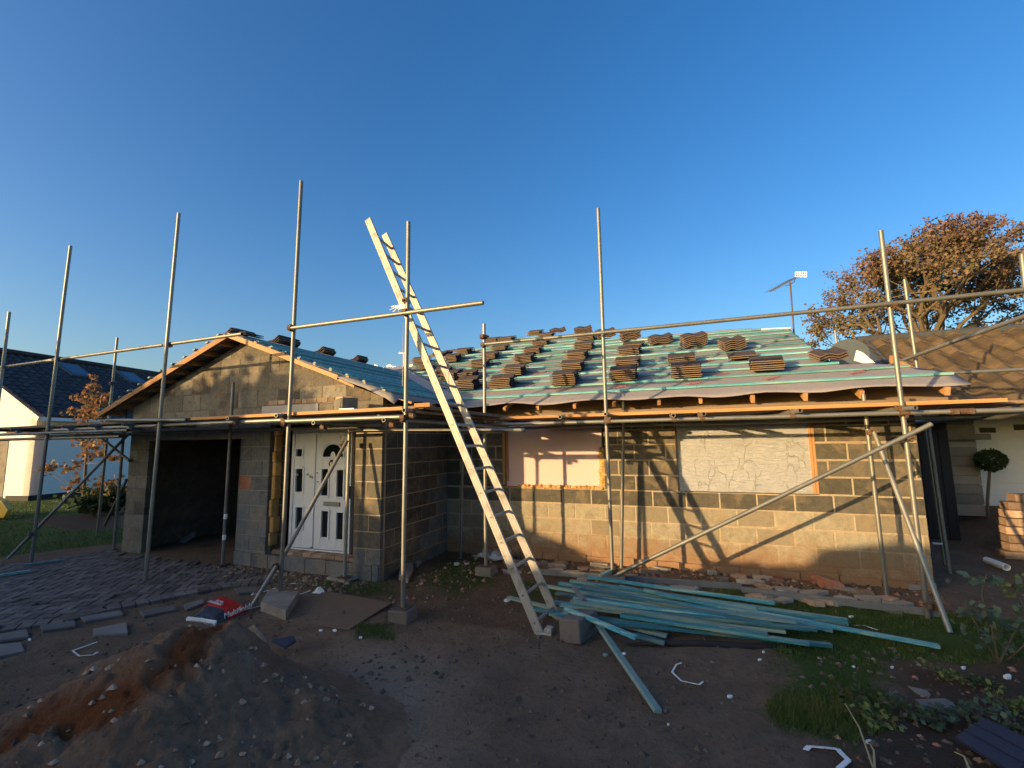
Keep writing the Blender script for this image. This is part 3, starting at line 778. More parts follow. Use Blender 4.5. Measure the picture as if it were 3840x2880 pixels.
for i,(desc,p,q,n) in enumerate(ST):
    A=atp(p[0],p[1],rp(0,0,.03),RN); Bq=atp(q[0],q[1],rp(0,0,.03),RN)
    d=Bq-A; Lp=d.length; dv=(Vector((1,0,0))+d.normalized()*.35).normalized() if abs(d.normalized().x)>.9 else Vector((1,0,0))
    dv=(dv-RN*dv.dot(RN)).normalized()
    sc_=max(.85,min(1.25,Lp/.34))
    c=A+dv*(.17*sc_)+RN.cross(dv)*.21
    stack(desc,c,dv,RN,n,seed=i,scale=(sc_,1,1.05))
WV=[('propped wavy tile bundle nearest the left end of the ridge',z2(722,300),z2(985,320),3),('second propped wavy tile bundle along the ridge',z2(1150,335),z2(1415,340),5),('propped wavy tile bundle behind the tallest middle pole',z2(1540,380),z2(1790,400),5),
    ('propped wavy tile bundle under the guard rail joint',z2(1940,425),z2(2212,430),5),('small propped wavy bundle right of the guard rail joint',z3(262,385),z3(510,425),4),('tall propped wavy bundle in the middle of the upper roof',z3(718,438),z3(1005,455),6),('shaded propped wavy bundle above the low stack',z3(1262,490),z3(1565,498),5),
    ('loose tile pair at the right verge',z4(400,480),z4(780,492),3)]
for i,(desc,p,q,n) in enumerate(WV):
    A=atp(p[0],p[1],rp(0,0,.03),RN); Bq=atp(q[0],q[1],rp(0,0,.03),RN)
    sc_=max(.65,min(1.1,(Bq-A).length/.42))
    dv=(Vector((0,1,0))+Vector((-.25,0,0))); dv=(dv-RN*dv.dot(RN)).normalized()
    c=(A+Bq)/2+dv*.2
    stack(desc,c,dv,RN,n,seed=200+i,scale=(1,sc_,1.2))
# stacks beyond the ridge of the gable roof
for i,(px,py,n) in enumerate(((1075,1298,4),(1102,1304,4),(1240,1336,4),(1365,1368,4))):
    X=AX-.19; c=at(px,py-6,'x',AX); c.x=X; c.z=gl(X)+.045
    stack(['pair of stacks nearest the gable apex','pair of stacks nearest the gable apex, rear one','middle stack beyond the gable ridge','last stack beyond the gable ridge'][i],c,(0,1,0),nL,n,seed=300+i,group='roof tiles stacked beyond the gable ridge')
# tiles at the apex and left verge
for i,(px,py) in enumerate(((850,1252),(880,1250))):
    c=at(px,py,'y',VY+.15); stack('little heap on the apex of the gable' if i==0 else 'second little heap on the apex of the gable',(c.x,VY+.25+.1*i,gl(c.x)+.03),(0,1,0),nL if i==0 else nR,2,seed=320+i,group='roof tiles on the gable apex')

# ================================================================= SCAFFOLD
scaf=empty('scaffold',(-4,5,0)); tag(scaf,'galvanised tube scaffold around the front of the bungalow','scaffold')
TR=.0242
def S(mb,name,m,**k):
    o=mb.build(name,m,**k); o.parent=scaf; o.matrix_parent_inverse=Matrix.Translation(scaf.location).inverted(); return o
def tubeo(name,a,b,m='galv',r=TR,hollow=True):
    mb=MB(); a,b=Vector(a),Vector(b); k=max(1,int((b-a).length/.8)); bow=Vector((0,0,0))
    pts=[a.lerp(b,i/k)+Vector((rnd.uniform(-.002,.002),rnd.uniform(-.002,.002),rnd.uniform(-.002,.002)))*(0<i<k) for i in range(k+1)]
    mb.tube(pts,r,14,0,rnd.random(),hollow=hollow); return S(mb,name,[M[m]],smooth=True,auto=40)
def coupler(p,a1,a2,m='rust',sep=None):
    """clamp joining a tube along a1 with a tube along a2 at point p (centre of the first)"""
    p=Vector(p); a1=Vector(a1).normalized(); a2=Vector(a2).normalized(); mb=MB()
    off=a1.cross(a2); off=off.normalized() if off.length>.01 else a1.orthogonal().normalized()
    if sep is None: sep=off*.052
    q=p+Vector(sep)
    mb.tube([p-a1*.028,p+a1*.028],.0305,12); mb.tube([q-a2*.028,q+a2*.028],.0305,12)
    mb.obox((p+q)/2,a1*.022,a2*.022,Vector(sep)*.5)
    s1=a1.cross(Vector(sep).normalized()); s2=a2.cross(Vector(sep).normalized())
    for c,s_ in ((p,s1),(q,s2)):
        mb.obox(c+s_*.038,a1*.012 if c is p else a2*.012,s_*.014,Vector(sep).normalized()*.016)
        mb.tube([c+s_*.04-Vector(sep).normalized()*.03,c+s_*.04+Vector(sep).normalized()*.045],.006,6)
        mb.tube([c+s_*.04-Vector(sep).normalized()*.034,c+s_*.04-Vector(sep).normalized()*.018],.012,6)
    S(mb,'coupler',[M[m]])
YL=4.3; YM=6.1; Z=Vector((0,0,1)); X1=Vector((1,0,0)); Y1=Vector((0,1,0))
LZ=CH+.272; RLZ=CH+1.45
# outer standards of the left run
def px_std(top,bot,Y,zb,m='galv',name='standard'):
    a=at(*top,'y',Y); b=at(*bot,'y',Y); return tubeo(name,(b.x,Y,zb),(a.x,Y,a.z),m)
stdL=[((35,1170),(10,1380),0),((265,922),(118,2100),0),((671,800),(545,2170),.0),((1130,680),(1050,2240),.10),((1532,832),(1510,2340),.0)]
SX=[]
for i,(t_,b_,zb) in enumerate(stdL):
    if i==4: zb=.12
    px_std(t_,b_,YL,zb); SX.append(at(*b_,'y',YL).x)
# guard rails of the left run
def railpx(p,q,Y,m='galv',name='guard_rail',z=None):
    a=at(*p,'y',Y); b=at(*q,'y',Y)
    if z: a.z=b.z=z
    return tubeo(name,a,b,m)
railpx((-160,1400),(216,1347),YL+.05,z=None); railpx((190,1352),(908,1252),YL+.05)
railpx((1095,1230),(1812,1135),YL-.05)
for i in (1,2,3,4):
    x=at(*stdL[i][0],'y',YL).x*.45+SX[i]*.55
    coupler((x,YL,RLZ),Z,X1,sep=Vector((0,.05 if i<3 else -.05,0)),m='galv_dark' if i<3 else 'rust')
coupler((at(1525,1130,'y',YL).x,YL,RLZ+.14),Z,X1,sep=Vector((-.03,.05,0)))
# ledgers of the left run
railpx((-300,1640),(480,1614),YL-.05,'galv_dark','ledger'); railpx((180,1614),(1090,1574),YL+.052,'galv','ledger')
railpx((1060,1580),(1515,1563),YL-.052,'galv','ledger')
railpx((400,1576),(700,1575),YL-.06,'galv_dark','toe_rail')
tubeo('ledger',(-12,5.12,LZ-.05),(-4.2,5.12,LZ-.05),'galv_dark'); tubeo('ledger',(-12.2,YL+.05,LZ-.12),(-8.0,YL+.05,LZ-.12),'galv_dark')
tubeo('ledger',(-13,6.0,LZ-.03),(-9.8,6.0,LZ-.03),'galv_dark')
for i in (1,2,3,4):
    coupler((SX[i],YL,LZ),Z,X1,sep=Vector((0,.052 if i<3 else -.052,0)))
# transoms, their open ends poking out at the front
for (x,y,dz) in ((115,1038,0),(520,1013,0),(828,1073,0),(1412,1050,0),(1580,970,0)):
    px,py=800+x/2.212,1100+y/2.212; a=at(px,py,'y',YL-.16 if x>800 else YL-.12); mt='galv_dark'
    tubeo('transom',a,(a.x-.02 if x<800 else a.x+.05,5.3 if x<1500 else 7.0,a.z),mt)
    coupler((a.x,YL+.0,a.z),Y1,X1,sep=Vector((0,0,-.05)))
for X in (-11.6,-10.7,-9.2,-8.5,-7.7):
    tubeo('transom',(X,YL-.1,LZ+.05),(X+rnd.uniform(-.1,.1),6.2 if X<-9 else 5.3,LZ+.05),'galv_dark'); coupler((X,YL,LZ+.05),Y1,X1,sep=Vector((0,0,-.05)),m='galv_dark')
# return run from the left scaffold to the main one (platform corner)
tubeo('ledger',(-2.98,YL+.05,LZ-.03),(-2.62,6.5,LZ-.06),'galv_dark'); tubeo('ledger',(-3.3,YL,LZ+.02),(-3.05,6.6,LZ),'galv_dark')
tubeo('ledger',(-4.3,5.0,LZ-.1),(-1.9,5.25,LZ-.14),'galv_dark')
# inner standards
ins=[((440,1266),(364,2011),6.04,0,'galv'),((474,1515),(427,2056),5.445,0,'galv_dark'),((875,1435),(835,2105),5.22,0.02,'galv_dark'),((1311,1610),(1292,2165),5.2,.05,'galv')]
for t_,b_,Y,zb,m in ins: px_std(t_,b_,Y,zb,m)
coupler(at(427,1438,'y',6.04),Z,X1,m='rust',sep=Vector((0,-.05,0)))
# corner post under the platform in the recess
a=at(1362+340*0,1620,'y',6.9); tubeo('standard',(-3.55,6.75,0),(-3.5,6.75,LZ+.1),'galv_dark')
# braces of the left run
def brace(p,yp,q,yq,m='galv_dark',name='brace'):
    a=at(*p,'y',yp); b=at(*q,'y',yq); return tubeo(name,a,b,m)
brace((478,1632),5.35,(30,2095),4.2); brace((372,1636),5.9,(486,1728),5.3); brace((475,1799),5.6,(393,1970),6.0)
brace((1302,1652),5.12,(1066,2082),4.36,'galv'); 
a=at(1038,2122,'y',YL-.06); b=at(945,2272,'z',.02); tubeo('brace',a,b,'galv_dark')
coupler(at(1298,1664,'y',5.2),Z,(0.5,0.4,.6),sep=Vector((-.02,-.05,0))); coupler(at(1040,2124,'y',YL),Z,(.4,.1,.8),sep=Vector((0,-.05,0)))
coupler(at(128,2000,'y',YL),Z,(.4,.1,.8),sep=Vector((0,-.05,0)),m='galv_dark')
# ---- main run
p5b=at(2296,2135,'y',YM); px_std((2243,782),(2296,2135),YM,.16); px_std((3303,866),(3480,2322),YM,-.02)
px_std((1815,1215),(1822,2125),YM,.11)
px_std((3832,955),(3990,2400),YM,0)
s5x=p5b.x; s6x=at(3480,2322,'y',YM).x; s4x=at(1822,2125,'y',YM).x
RM=CH+1.41; LM=CH+.236
tubeo('guard_rail',(at(1812,1302,'y',YM).x,YM-.05,RM),(at(2262,1250,'y',YM).x+.25,YM-.05,RM)); tubeo('guard_rail',(s5x-.02,YM-.055,RM),(s6x+2.6,YM-.055,RM+.02))
tubeo('ledger',(s4x-.1,YM-.052,LM),(2.55,YM-.052,LM)); tubeo('ledger',(2.25,YM-.054,LM+.0),(4.6,YM-.054,LM+.0),'galv')
tubeo('ledger',(s4x-.4,6.98,LM-.03),(3.2,6.98,LM-.03),'galv_dark')
for X,zz in ((s4x,LM),(s5x,LM),(s6x,LM)):
    coupler((X,YM,zz),Z,X1,sep=Vector((0,-.052,0)))
coupler((s5x,YM,RM),Z,X1,sep=Vector((0,-.052,0)),m='galv_dark'); coupler((s4x,YM,RM),Z,X1,sep=Vector((0,-.052,0))); coupler((at(3345,1150,'y',YM).x,YM,RM),Z,X1,sep=Vector((0,-.053,0)))
coupler((s4x+.02,YM,RM+.12),Z,X1,sep=Vector((-.03,-.052,0)))
# sleeve where two ledger tubes meet
mb=MB(); mb.tube([(2.42,YM-.052,LM),(2.62,YM-.052,LM)],.031,12)
for X in (2.46,2.58): mb.obox((X,YM-.09,LM-.01),(.02,0,0),(0,.02,0),(0,0,.018))
S(mb,'coupler',[M['rust']])
for (px,py,rx) in ((2100,1564,0),(2270,1553,.1),(2525,1558,0),(2640,1552,-.12),(3002,1540,-.35),(3435,1529,-.5)):
    a=at(px,py,'y',YM-.2); tubeo('transom',a,(a.x+rx,7.1,LM+.05)); coupler((a.x+rx*.15,YM-.05,LM+.05),Y1,X1,sep=Vector((0,0,-.05)))
# inner standards and raking tubes
px_std((2338,1480),(2330,2128),6.92,0.02); 
px_std((3238,1480),(3326,2235),6.75,0,'galv'); 
a=at(3278,1621,'y',6.6); b=at(3563,2372,'z',0); tubeo('brace',a,b)
brace((3493,1590),YM-.1,(2303,2160),YM-.1,'galv')
coupler(at(3400,1640,'y',YM-.02),Z,(1,0,.54),sep=Vector((0,-.06,0)))
coupler(at(2304,2140,'y',YM),Z,(1,0,.54),sep=Vector((0,-.06,0)))
coupler(at(3262,1622,'y',6.7),Z,(.2,-.2,-1),sep=Vector((.06,0,0))); coupler(at(3455,2250,'y',6.0)+Vector((.06,0,-.05)),Z,(.3,-.4,-1),sep=Vector((.07,0,0)))
mb=MB(); mb.box(-.09,.09,-.09,.09,0,.01); 
# right end return
a=at(3392,1048,'y',8.6); b=at(3441,1388,'y',8.6); tubeo('standard',(b.x+.04,8.6,0),(a.x,8.6,a.z))
a=at(3131,1240,'y',12.8); tubeo('standard',(a.x+.1,12.8,0),(a.x,12.8,a.z))
a=at(3840,1186,'y',6.4); b=at(3328,1372,'y',9.2); tubeo('brace',a+(a-b)*.15,b,'galv')
a=at(3486,1649,'y',8.1); b=at(3572,2155,'z',0); tubeo('standard',(b.x,8.1,0),(a.x,8.1,CH+.3),'galv')
tubeo('ledger',(3.12,6.2,LM-.05),(3.0,8.7,LM-.05),'galv_dark'); tubeo('ledger',(2.95,8.0,LM+.6),(4.6,8.0,LM+.6),'galv_dark')
# base plates
for (x,y,z_) in ((SX[1],YL,0),(SX[2],YL,0.0),(SX[3],YL,.10),(SX[4],YL,.12),(s4x,YM,.11),(s5x,YM,.16),(s6x,YM,-.02),(at(1292,2165,'y',5.2).x,5.2,.05),(at(835,2105,'y',5.22).x,5.22,.02)):
    mb=MB(); mb.box(x-.075,x+.075,y-.075,y+.075,z_,z_+.007); S(mb,'base_plate',[M['rust']])
# white tape marks on the garage post
mb=MB(); 
for py in (1937,2015):
    a=at(846 if py<2000 else 841,py,'y',5.2); mb.tube([a-Vector((0,0,.035)),a+Vector((0,0,.035))],.0262,12)
S(mb,'tape',[M['white']])

# ---- scaffold boards (each one lies loose on the transoms)
def plank(name,a,b,wd,th,m,label,cat='scaffold board',group=None,t=None,up=(0,0,1)):
    mb=MB(); a,b=Vector(a),Vector(b); c=(a+b)/2
    mb.bar(a-c,b-c,wd,th,up,0,rnd.random() if t is None else t); o=mb.build(name,[M[m]],bevel=.002); o.location=c; tag(o,label,cat,group); return o
GB='boards forming the scaffold platform'
bz=LM+.05+TR+.020
names=['front','second','third','fourth','innermost']
for k in range(5):
    Y=YM+.03+.225*k+.1
    if k==0:
        plank('scaffold_board',(-1.35,Y,bz),(2.92,Y,bz+.01),.222,.04,'board','long orange scaffold board along the front edge of the main platform',group=GB,t=.9)
        plank('scaffold_board',(-2.62,Y+.01,bz),(-1.36,Y+.01,bz),.2,.036,'board','short pale scaffold board left of the long orange one, ladder side',group=GB,t=.7)
    else:
        plank('scaffold_board',(-2.7+.1*k,Y,bz),(1.2,Y,bz),.218,.038,'board_grey',f'weathered scaffold board, {names[k]} from the front edge of the main platform',group=GB)
        plank('scaffold_board',(1.21,Y,bz),(3.3,Y,bz),.218,.038,'board_grey',f'weathered board at the right end of the main platform, {names[k]} row back',group=GB)
plank('scaffold_board',(-2.1,YM+.42,bz+.045),(2.55,YM+.36,bz+.055),.222,.038,'board_grey','brown scaffold board doubled on top of the main platform behind the orange edge',group=GB)
plank('timber_offcut',(at(2560,1500,'y',7.0).x,7.0,bz+.09),(at(2930,1490,'y',7.0).x,7.0,bz+.1),.1,.05,'board_grey','rough timber length on the inner edge of the main platform','timber')
bzl=LZ+.05+TR+.022
for k in range(4):
    Y=YL+.16+.225*k
    plank('scaffold_board',(at(700,1570,'y',YL).x,Y,bzl),(-3.02,Y,bzl+.012),.218,.038,'board' if k==0 else 'board_grey',f'scaffold board in front of the gable, {["front edge","second","third","inner"][k]} row',group='boards of the gable platform',t=.9 if k==0 else None)
    plank('scaffold_board',(-12.2,Y,bzl-.02),(at(690,1570,'y',YL).x,Y,bzl),.218,.038,'board_grey',f'dark scaffold board over the garage opening, {["front edge","second","third","inner"][k]} row',group='boards of the gable platform')
for k in range(3):
    X=-3.35+.235*k; plank('scaffold_board',(X,YL+.1,bzl+.02),(X+.25,6.9,bzl-.02),.22,.038,'board_grey',f'scaffold board running back to the recess beside the ladder, {["left","middle","right"][k]} one',group='boards of the corner platform')
for k in range(3):
    Y=5.35+.23*k; plank('scaffold_board',(-13.5,Y,bzl-.04),(-9.7,Y,bzl-.04),.22,.038,'board_grey',f'scaffold board left of the garage near the neighbour, {["front","middle","rear"][k]} one',group='boards left of the garage')
# things standing on the boards
mb=MB(); mb.box(-.22,.22,-.1,.1,0,.2); p=at(1195,1530,'y',5.0)
o=rooted(mb,(0,0,0)).build('concrete_block',[M['block_old']],bevel=.006); o.location=(at(1270,1510,'y',4.75).x-.06,4.95,bzl+.024); o.rotation_euler=(0,0,R(-35)); tag(o,'grey concrete block standing on the gable scaffold boards','concrete block')
mb=MB(); mb.box(-.11,.11,-.05,.05,0,.05); o=mb.build('brick',[M['white']],bevel=.006); p=at(1308,1522,'y',4.7); o.location=(p.x,4.7,bzl+.022); o.rotation_euler=(0,0,R(4)); tag(o,'pale mortar covered brick lying in front of the grey block on the gable scaffold','brick')
mb=MB(); mb.box(-.12,.12,-.06,.06,0,.02); o=mb.build('slate_offcut',[M['slab']]); p=at(1250,1530,'y',4.75); o.location=(p.x,4.72,bzl+.021); tag(o,'thin grey offcut under the pale brick on the scaffold','offcut')
a=at(1543,1520,'y',YL+.0); b=at(1602,1520,'y',YL+.0)
mb=MB(); mb.box(0,b.x-a.x,0,.06,0,.045); o=mb.build('timber_offcut',[M['board']],bevel=.002); o.location=(a.x,YL+.05,a.z-.02); tag(o,'paint marked timber stub just right of the ladder pole','timber')
mb=MB(); mb.box(-.05,.05,-.05,.05,0,.04,0,.9); 

# ================================================================= LADDER
lad=empty('ladder',(-1.47,4.6,0)); tag(lad,'long aluminium ladder leaning across the scaffold','ladder')
def LD(mb,name,m,**k):
    o=mb.build(name,m,**k); o.parent=lad; o.matrix_parent_inverse=Matrix.Translation(lad.location).inverted(); return o
La0=at(2022,2378,'z',.0); yl=La0.y
La1=at(1378,822,'y',yl+.0); 
Lb0=at(2088,2318,'z',.0); Lb1=at(1441,878,'y',Lb0.y)
for a,b in ((La0,La1),(Lb0,Lb1)):
    mb=MB(); d=(b-a).normalized(); wdir=Vector((0,1,0)).cross(d).normalized()
    # c section stile: wide face looks at the camera
    mb.obox((a+b)/2,d*(b-a).length/2,wdir*.042,Vector((0,.004,0)))
    for sgn in (-1,1): mb.obox((a+b)/2+wdir*.040*sgn+Vector((0,.0135,0)),d*((b-a).length/2-.001),wdir*.0025,Vector((0,.0095,0)))
    for sgn in (-.5,.5): mb.obox((a+b)/2+wdir*.042*sgn+Vector((0,-.005,0)),d*((b-a).length/2-.01),wdir*.0012,Vector((0,.0012,0)))
    LD(mb,'stile',[M['alu']],bevel=.0015)
Llen=(La1-La0).length; nr=18
rung_px=[(2010,2334),(1966,2231),(1922,2131),(1882,2034),(1842,1940),(1803,1850),(1765,1762),(1729,1675),(1694,1594),(1659,1514),(1629,1436),(1595,1360),(1563,1286)]
ts=[]
for px,py in rung_px:
    p=at(px,py,'y',yl); ts.append((p-La0).dot((La1-La0))/Llen**2)
for px,py in ((1504,1146),(1475,1079),(1446,1013),(1419,949),(1392,886)):
    p=at(px,py,'y',yl); ts.append((p-La0).dot((La1-La0))/Llen**2)
ts.append((ts[12]+ts[13])/2)
for t in ts:
    a=La0.lerp(La1,t)+Vector((0,-.007,0)); b=Lb0.lerp(Lb1,t)+Vector((0,.03,0))
    mb=MB(); mb.tube([a,b],.0155,10,hollow=False); LD(mb,'rung',[M['alu']],smooth=True,auto=40)
    mb=MB(); mb.tube([a+Vector((0,-.0008,0)),a+Vector((0,.003,0))],.0115,10); LD(mb,'rung_end',[M['galv_dark']])
for a in (La0,Lb0):
    mb=MB(); mb.box(a.x-.02,a.x+.13,a.y-.03,a.y+.06,-.01,.028); mb.box(a.x+.06,a.x+.13,a.y-.03,a.y+.06,.028,.07); LD(mb,'foot',[M['alu']],bevel=.008)
mb=MB(); rg=random.Random(2); p=at(1498,1153,'y',yl-.03)
for i in range(14):
    q=p+Vector((rg.uniform(-.14,-.02),rg.uniform(-.02,.02),rg.uniform(-.05,.06))); mb.tube([p+Vector((.02,0,0)),(p+q)/2+Vector((0,0,.012)),q],.003,5)
for i in range(5): mb.tube([p+Vector((.02,-.03,-.03+.012*i)),p+Vector((.12,-.06,-.03+.012*i))],.006,6)
o=rooted(mb,p).build('tie_rope',[M['white']]); o.location=p; tag(o,'frayed white rope tying the ladder to the pole','rope')
mb=MB(); a=at(1513,1205,'y',yl-.02); mb.tube([a,a+Vector((0.0,0,-.75))],.004,5); o=rooted(mb,a).build('hanging_cord',[M['galv_dark']]); o.location=a; tag(o,'thin cord hanging beside the ladder pole','cord')
#@@PART2
# ================================================================= GROUND
def g(x,y,z=0.0):
    p=at(x,y,'z',z); return (p.x,p.y)
def poly_px(l): return [g(*p) for p in l]
LAWN_R=poly_px([(2330,2228),(2800,2210),(3100,2235),(3480,2290),(3840,2320),(3990,2400),(3980,2470),(3600,2500),(3330,2478),(3360,2560),(3300,2680),(3150,2800),(2980,2730),(2860,2640),(2960,2560),(2900,2440),(2700,2350)])
LAWN_L=[g(0,2088),g(200,2064),g(468,2032),(-9.65,6.2),(-9.65,14),(-13,30),(-60,30),(-60,3.5),(-14.5,4.1)]
BED_L=poly_px([(40,1945),(170,1938),(330,1912),(470,1900),(475,1975),(380,1985),(262,1987),(150,1962)])
DARK_R=poly_px([(3330,2470),(3560,2505),(3990,2450),(3990,3000),(3050,3000),(3150,2830),(3330,2700),(3380,2580)])
MOSS=[poly_px([(1990,2170),(2160,2215),(2060,2260),(1900,2250),(1880,2180)]),poly_px([(1160,2165),(1450,2175),(1560,2230),(1350,2240),(1170,2215)]),poly_px([(1640,2080),(1800,2090),(1900,2180),(1700,2240),(1560,2200)]),poly_px([(1330,2340),(1480,2340),(1480,2400),(1330,2400)])]
SANDY=poly_px([(1300,2420),(1640,2440),(1680,2560),(1650,2760),(1680,2990),(900,3000),(1200,2650)])
PATHL=[g(0,1885),g(300,1868),g(560,1845),g(560,1838),g(300,1860),g(0,1868)]
def segd(px,py,ax,ay,bx_,by_):
    dx,dy=bx_-ax,by_-ay; t=max(0,min(1,((px-ax)*dx+(py-ay)*dy)/(dx*dx+dy*dy+1e-9))); return math.hypot(px-ax-t*dx,py-ay-t*dy)
def soft(x,y,P,wd=.15):
    d=min(segd(x,y,*P[i],*P[(i+1)%len(P)]) for i in range(len(P)))
    s_=d if inside(x,y,P) else -d
    return max(0,min(1,.5+s_/(2*wd)))
def gh(x,y):
    n=near(x,y)
    h=.028*nz(x,y,1.1)+.016*nz(x,y,3.3,2)+(.012*nz(x,y,8,4)+.014*abs(nz(x,y,15,6)))*n
    if y>7 : h*=max(0,1-(y-7)*.5)
    if x<-4.6 and y>3: h*=.35
    if x>4.2 and y>9.8: h+=min(1,(y-9.8)/1.5)*.45*min(1,(x-4.2)/.8)
    if abs(x)>60 or y>60: h=0
    if y>WY-.35 and y<WY and -4<x<2.5: h=h*.3
    return h-.01
def near(x,y): return 1 if (-9<x<6 and 0<y<8) else 0
def axis(lo,hi,f0,f1,fs,cs):
    v=[]; x=lo
    while x<hi-1e-6:
        v.append(x)
        if x<f0-10.001: x=min(x+cs*30,f0-10)
        elif x<f0-.001: x=min(x+cs,f0)
        elif x<f1: x+=fs
        elif x<f1+10: x+=cs
        else: x+=cs*30
    v.append(hi); return v
xs_=axis(-900,900,-7.5,3.6,.05,.2); ys_=axis(-700,1500,1.2,7.4,.05,.2)
verts=[];gr_=[];sa_=[];dk_=[]
for y in ys_:
    for x in xs_:
        verts.append((x,y,gh(x,y)))
        if -16<x<7 and 0<y<34:
            a=0
            if x>-3 : a=soft(x+.15*nz(x,y,4,17),y+.12*nz(x,y,5,18),LAWN_R,.22)
            if x<-9: a=max(a,soft(x,y,LAWN_L,.05))
            if -6<x<-.5: a=max(a,*[soft(x,y,q,.25)*.75 for q in MOSS])
            if x<-9: a=min(a,1-soft(x,y,BED_L,.08)); a=min(a,1-soft(x,y,PATHL,.1))
            gr_.append(a); sa_.append(max(soft(x,y,SANDY,.3) if -5<x<0 else 0, soft(x,y,PATHL,.1) if x<-12 else 0))
            d_=0
            if x>0: d_=soft(x,y,DARK_R,.15)*.75
            if x<-9: d_=max(d_,soft(x,y,BED_L,.08)*.8)
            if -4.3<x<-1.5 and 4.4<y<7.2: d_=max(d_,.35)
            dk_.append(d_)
        else:
            gr_.append(1 if (y>14 or x>7 or x<-16 or y<-6) else 0); sa_.append(0); dk_.append(0)
nx=len(xs_); faces=[(j*nx+i,j*nx+i+1,(j+1)*nx+i+1,(j+1)*nx+i) for j in range(len(ys_)-1) for i in range(nx-1)]
me=bpy.data.meshes.new('ground'); me.from_pydata(verts,[],faces); me.materials.append(M['ground'])
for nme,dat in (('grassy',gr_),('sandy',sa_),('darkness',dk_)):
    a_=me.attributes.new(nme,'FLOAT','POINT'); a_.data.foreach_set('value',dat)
me.polygons.foreach_set('use_smooth',[True]*len(me.polygons))
go=bpy.data.objects.new('ground',me); COL.objects.link(go); structure(go)

# ---- sand heap
HP=at(850,2400,'z',.46); 
def heap(x,y):
    dx,dy=x-HP.x,y-HP.y
    wv_=.12*nz(x,y,1.6,11)
    h=.60*math.exp(-((dx+.10)**2/.62+(dy+.52)**2/.55)**.85)+.25*math.exp(-((dx-.15)**2/.10+(dy+.1)**2/.2))
    h+=.17*math.exp(-((dx-.75)**2/.30+(dy+.0)**2/.16))
    h+=0
    # trough left by the shovel
    a=at(1020,2500,'z',.2); b=at(1085,2760,'z',.1); d=segd(x,y,a.x,a.y,b.x,b.y); h-=.05*math.exp(-((d+.04*nz(x,y,7,1))/.06)**2)
    c=cutf(x,y); h-=.07*c
    n_=.05*nz(x,y,2.4,3)+.034*nz(x,y,6,5)+.036*abs(nz(x,y,11,8))-.03*abs(nz(x,y,19,9))+.014*nz(x,y,40,2)+.05*cutf(x,y)*abs(nz(x,y,9,21))
    n_*=1.15*min(1,max(0,h*5))
    ledge=.03*math.floor((h+wv_*.4)*10)/10 if h>.05 else 0
    return h+n_+ledge-.06
CUT=[at(800,2425,'z',.45),at(700,2540,'z',.42),at(560,2690,'z',.30),at(400,2810,'z',.2),at(60,2930,'z',.08)]
def cutf(x,y):
    d=min(segd(x,y,CUT[i].x,CUT[i].y,CUT[i+1].x,CUT[i+1].y) for i in range(4))
    lo=max(0,min(1,(HP.x-.5-x)/.6)); wd_=.12+.16*lo; return max(0,min(1,1.3-(d+.09*nz(x,y,5,3)+.05*nz(x,y,14,6))/wd_))
vs=[];cu_=[];st=.018
X0,X1_,Y0,Y1_=HP.x-2.2,HP.x+2.6,HP.y-1.7,HP.y+.95
nxx=int((X1_-X0)/st)+1; nyy=int((Y1_-Y0)/st)+1
for j in range(nyy):
    for i in range(nxx):
        x=X0+i*st; y=Y0+j*st; h=heap(x,y)
        e=min(i,j,nxx-1-i,nyy-1-j)/12
        vs.append((x-HP.x,y-HP.y,(h if e>1 else h*e-.06*(1-e)))); cu_.append(cutf(x,y))
fs=[(j*nxx+i,j*nxx+i+1,(j+1)*nxx+i+1,(j+1)*nxx+i) for j in range(nyy-1) for i in range(nxx-1)]
me=bpy.data.meshes.new('sand_heap'); me.from_pydata(vs,[],fs); me.materials.append(M['sand'])
a_=me.attributes.new('cut','FLOAT','POINT'); a_.data.foreach_set('value',cu_); me.polygons.foreach_set('use_smooth',[True]*len(me.polygons))
o=bpy.data.objects.new('sand_heap',me); COL.objects.link(o); o.location=(HP.x,HP.y,0); tag(o,'large heap of damp builders sand with a dug reddish face','sand heap')

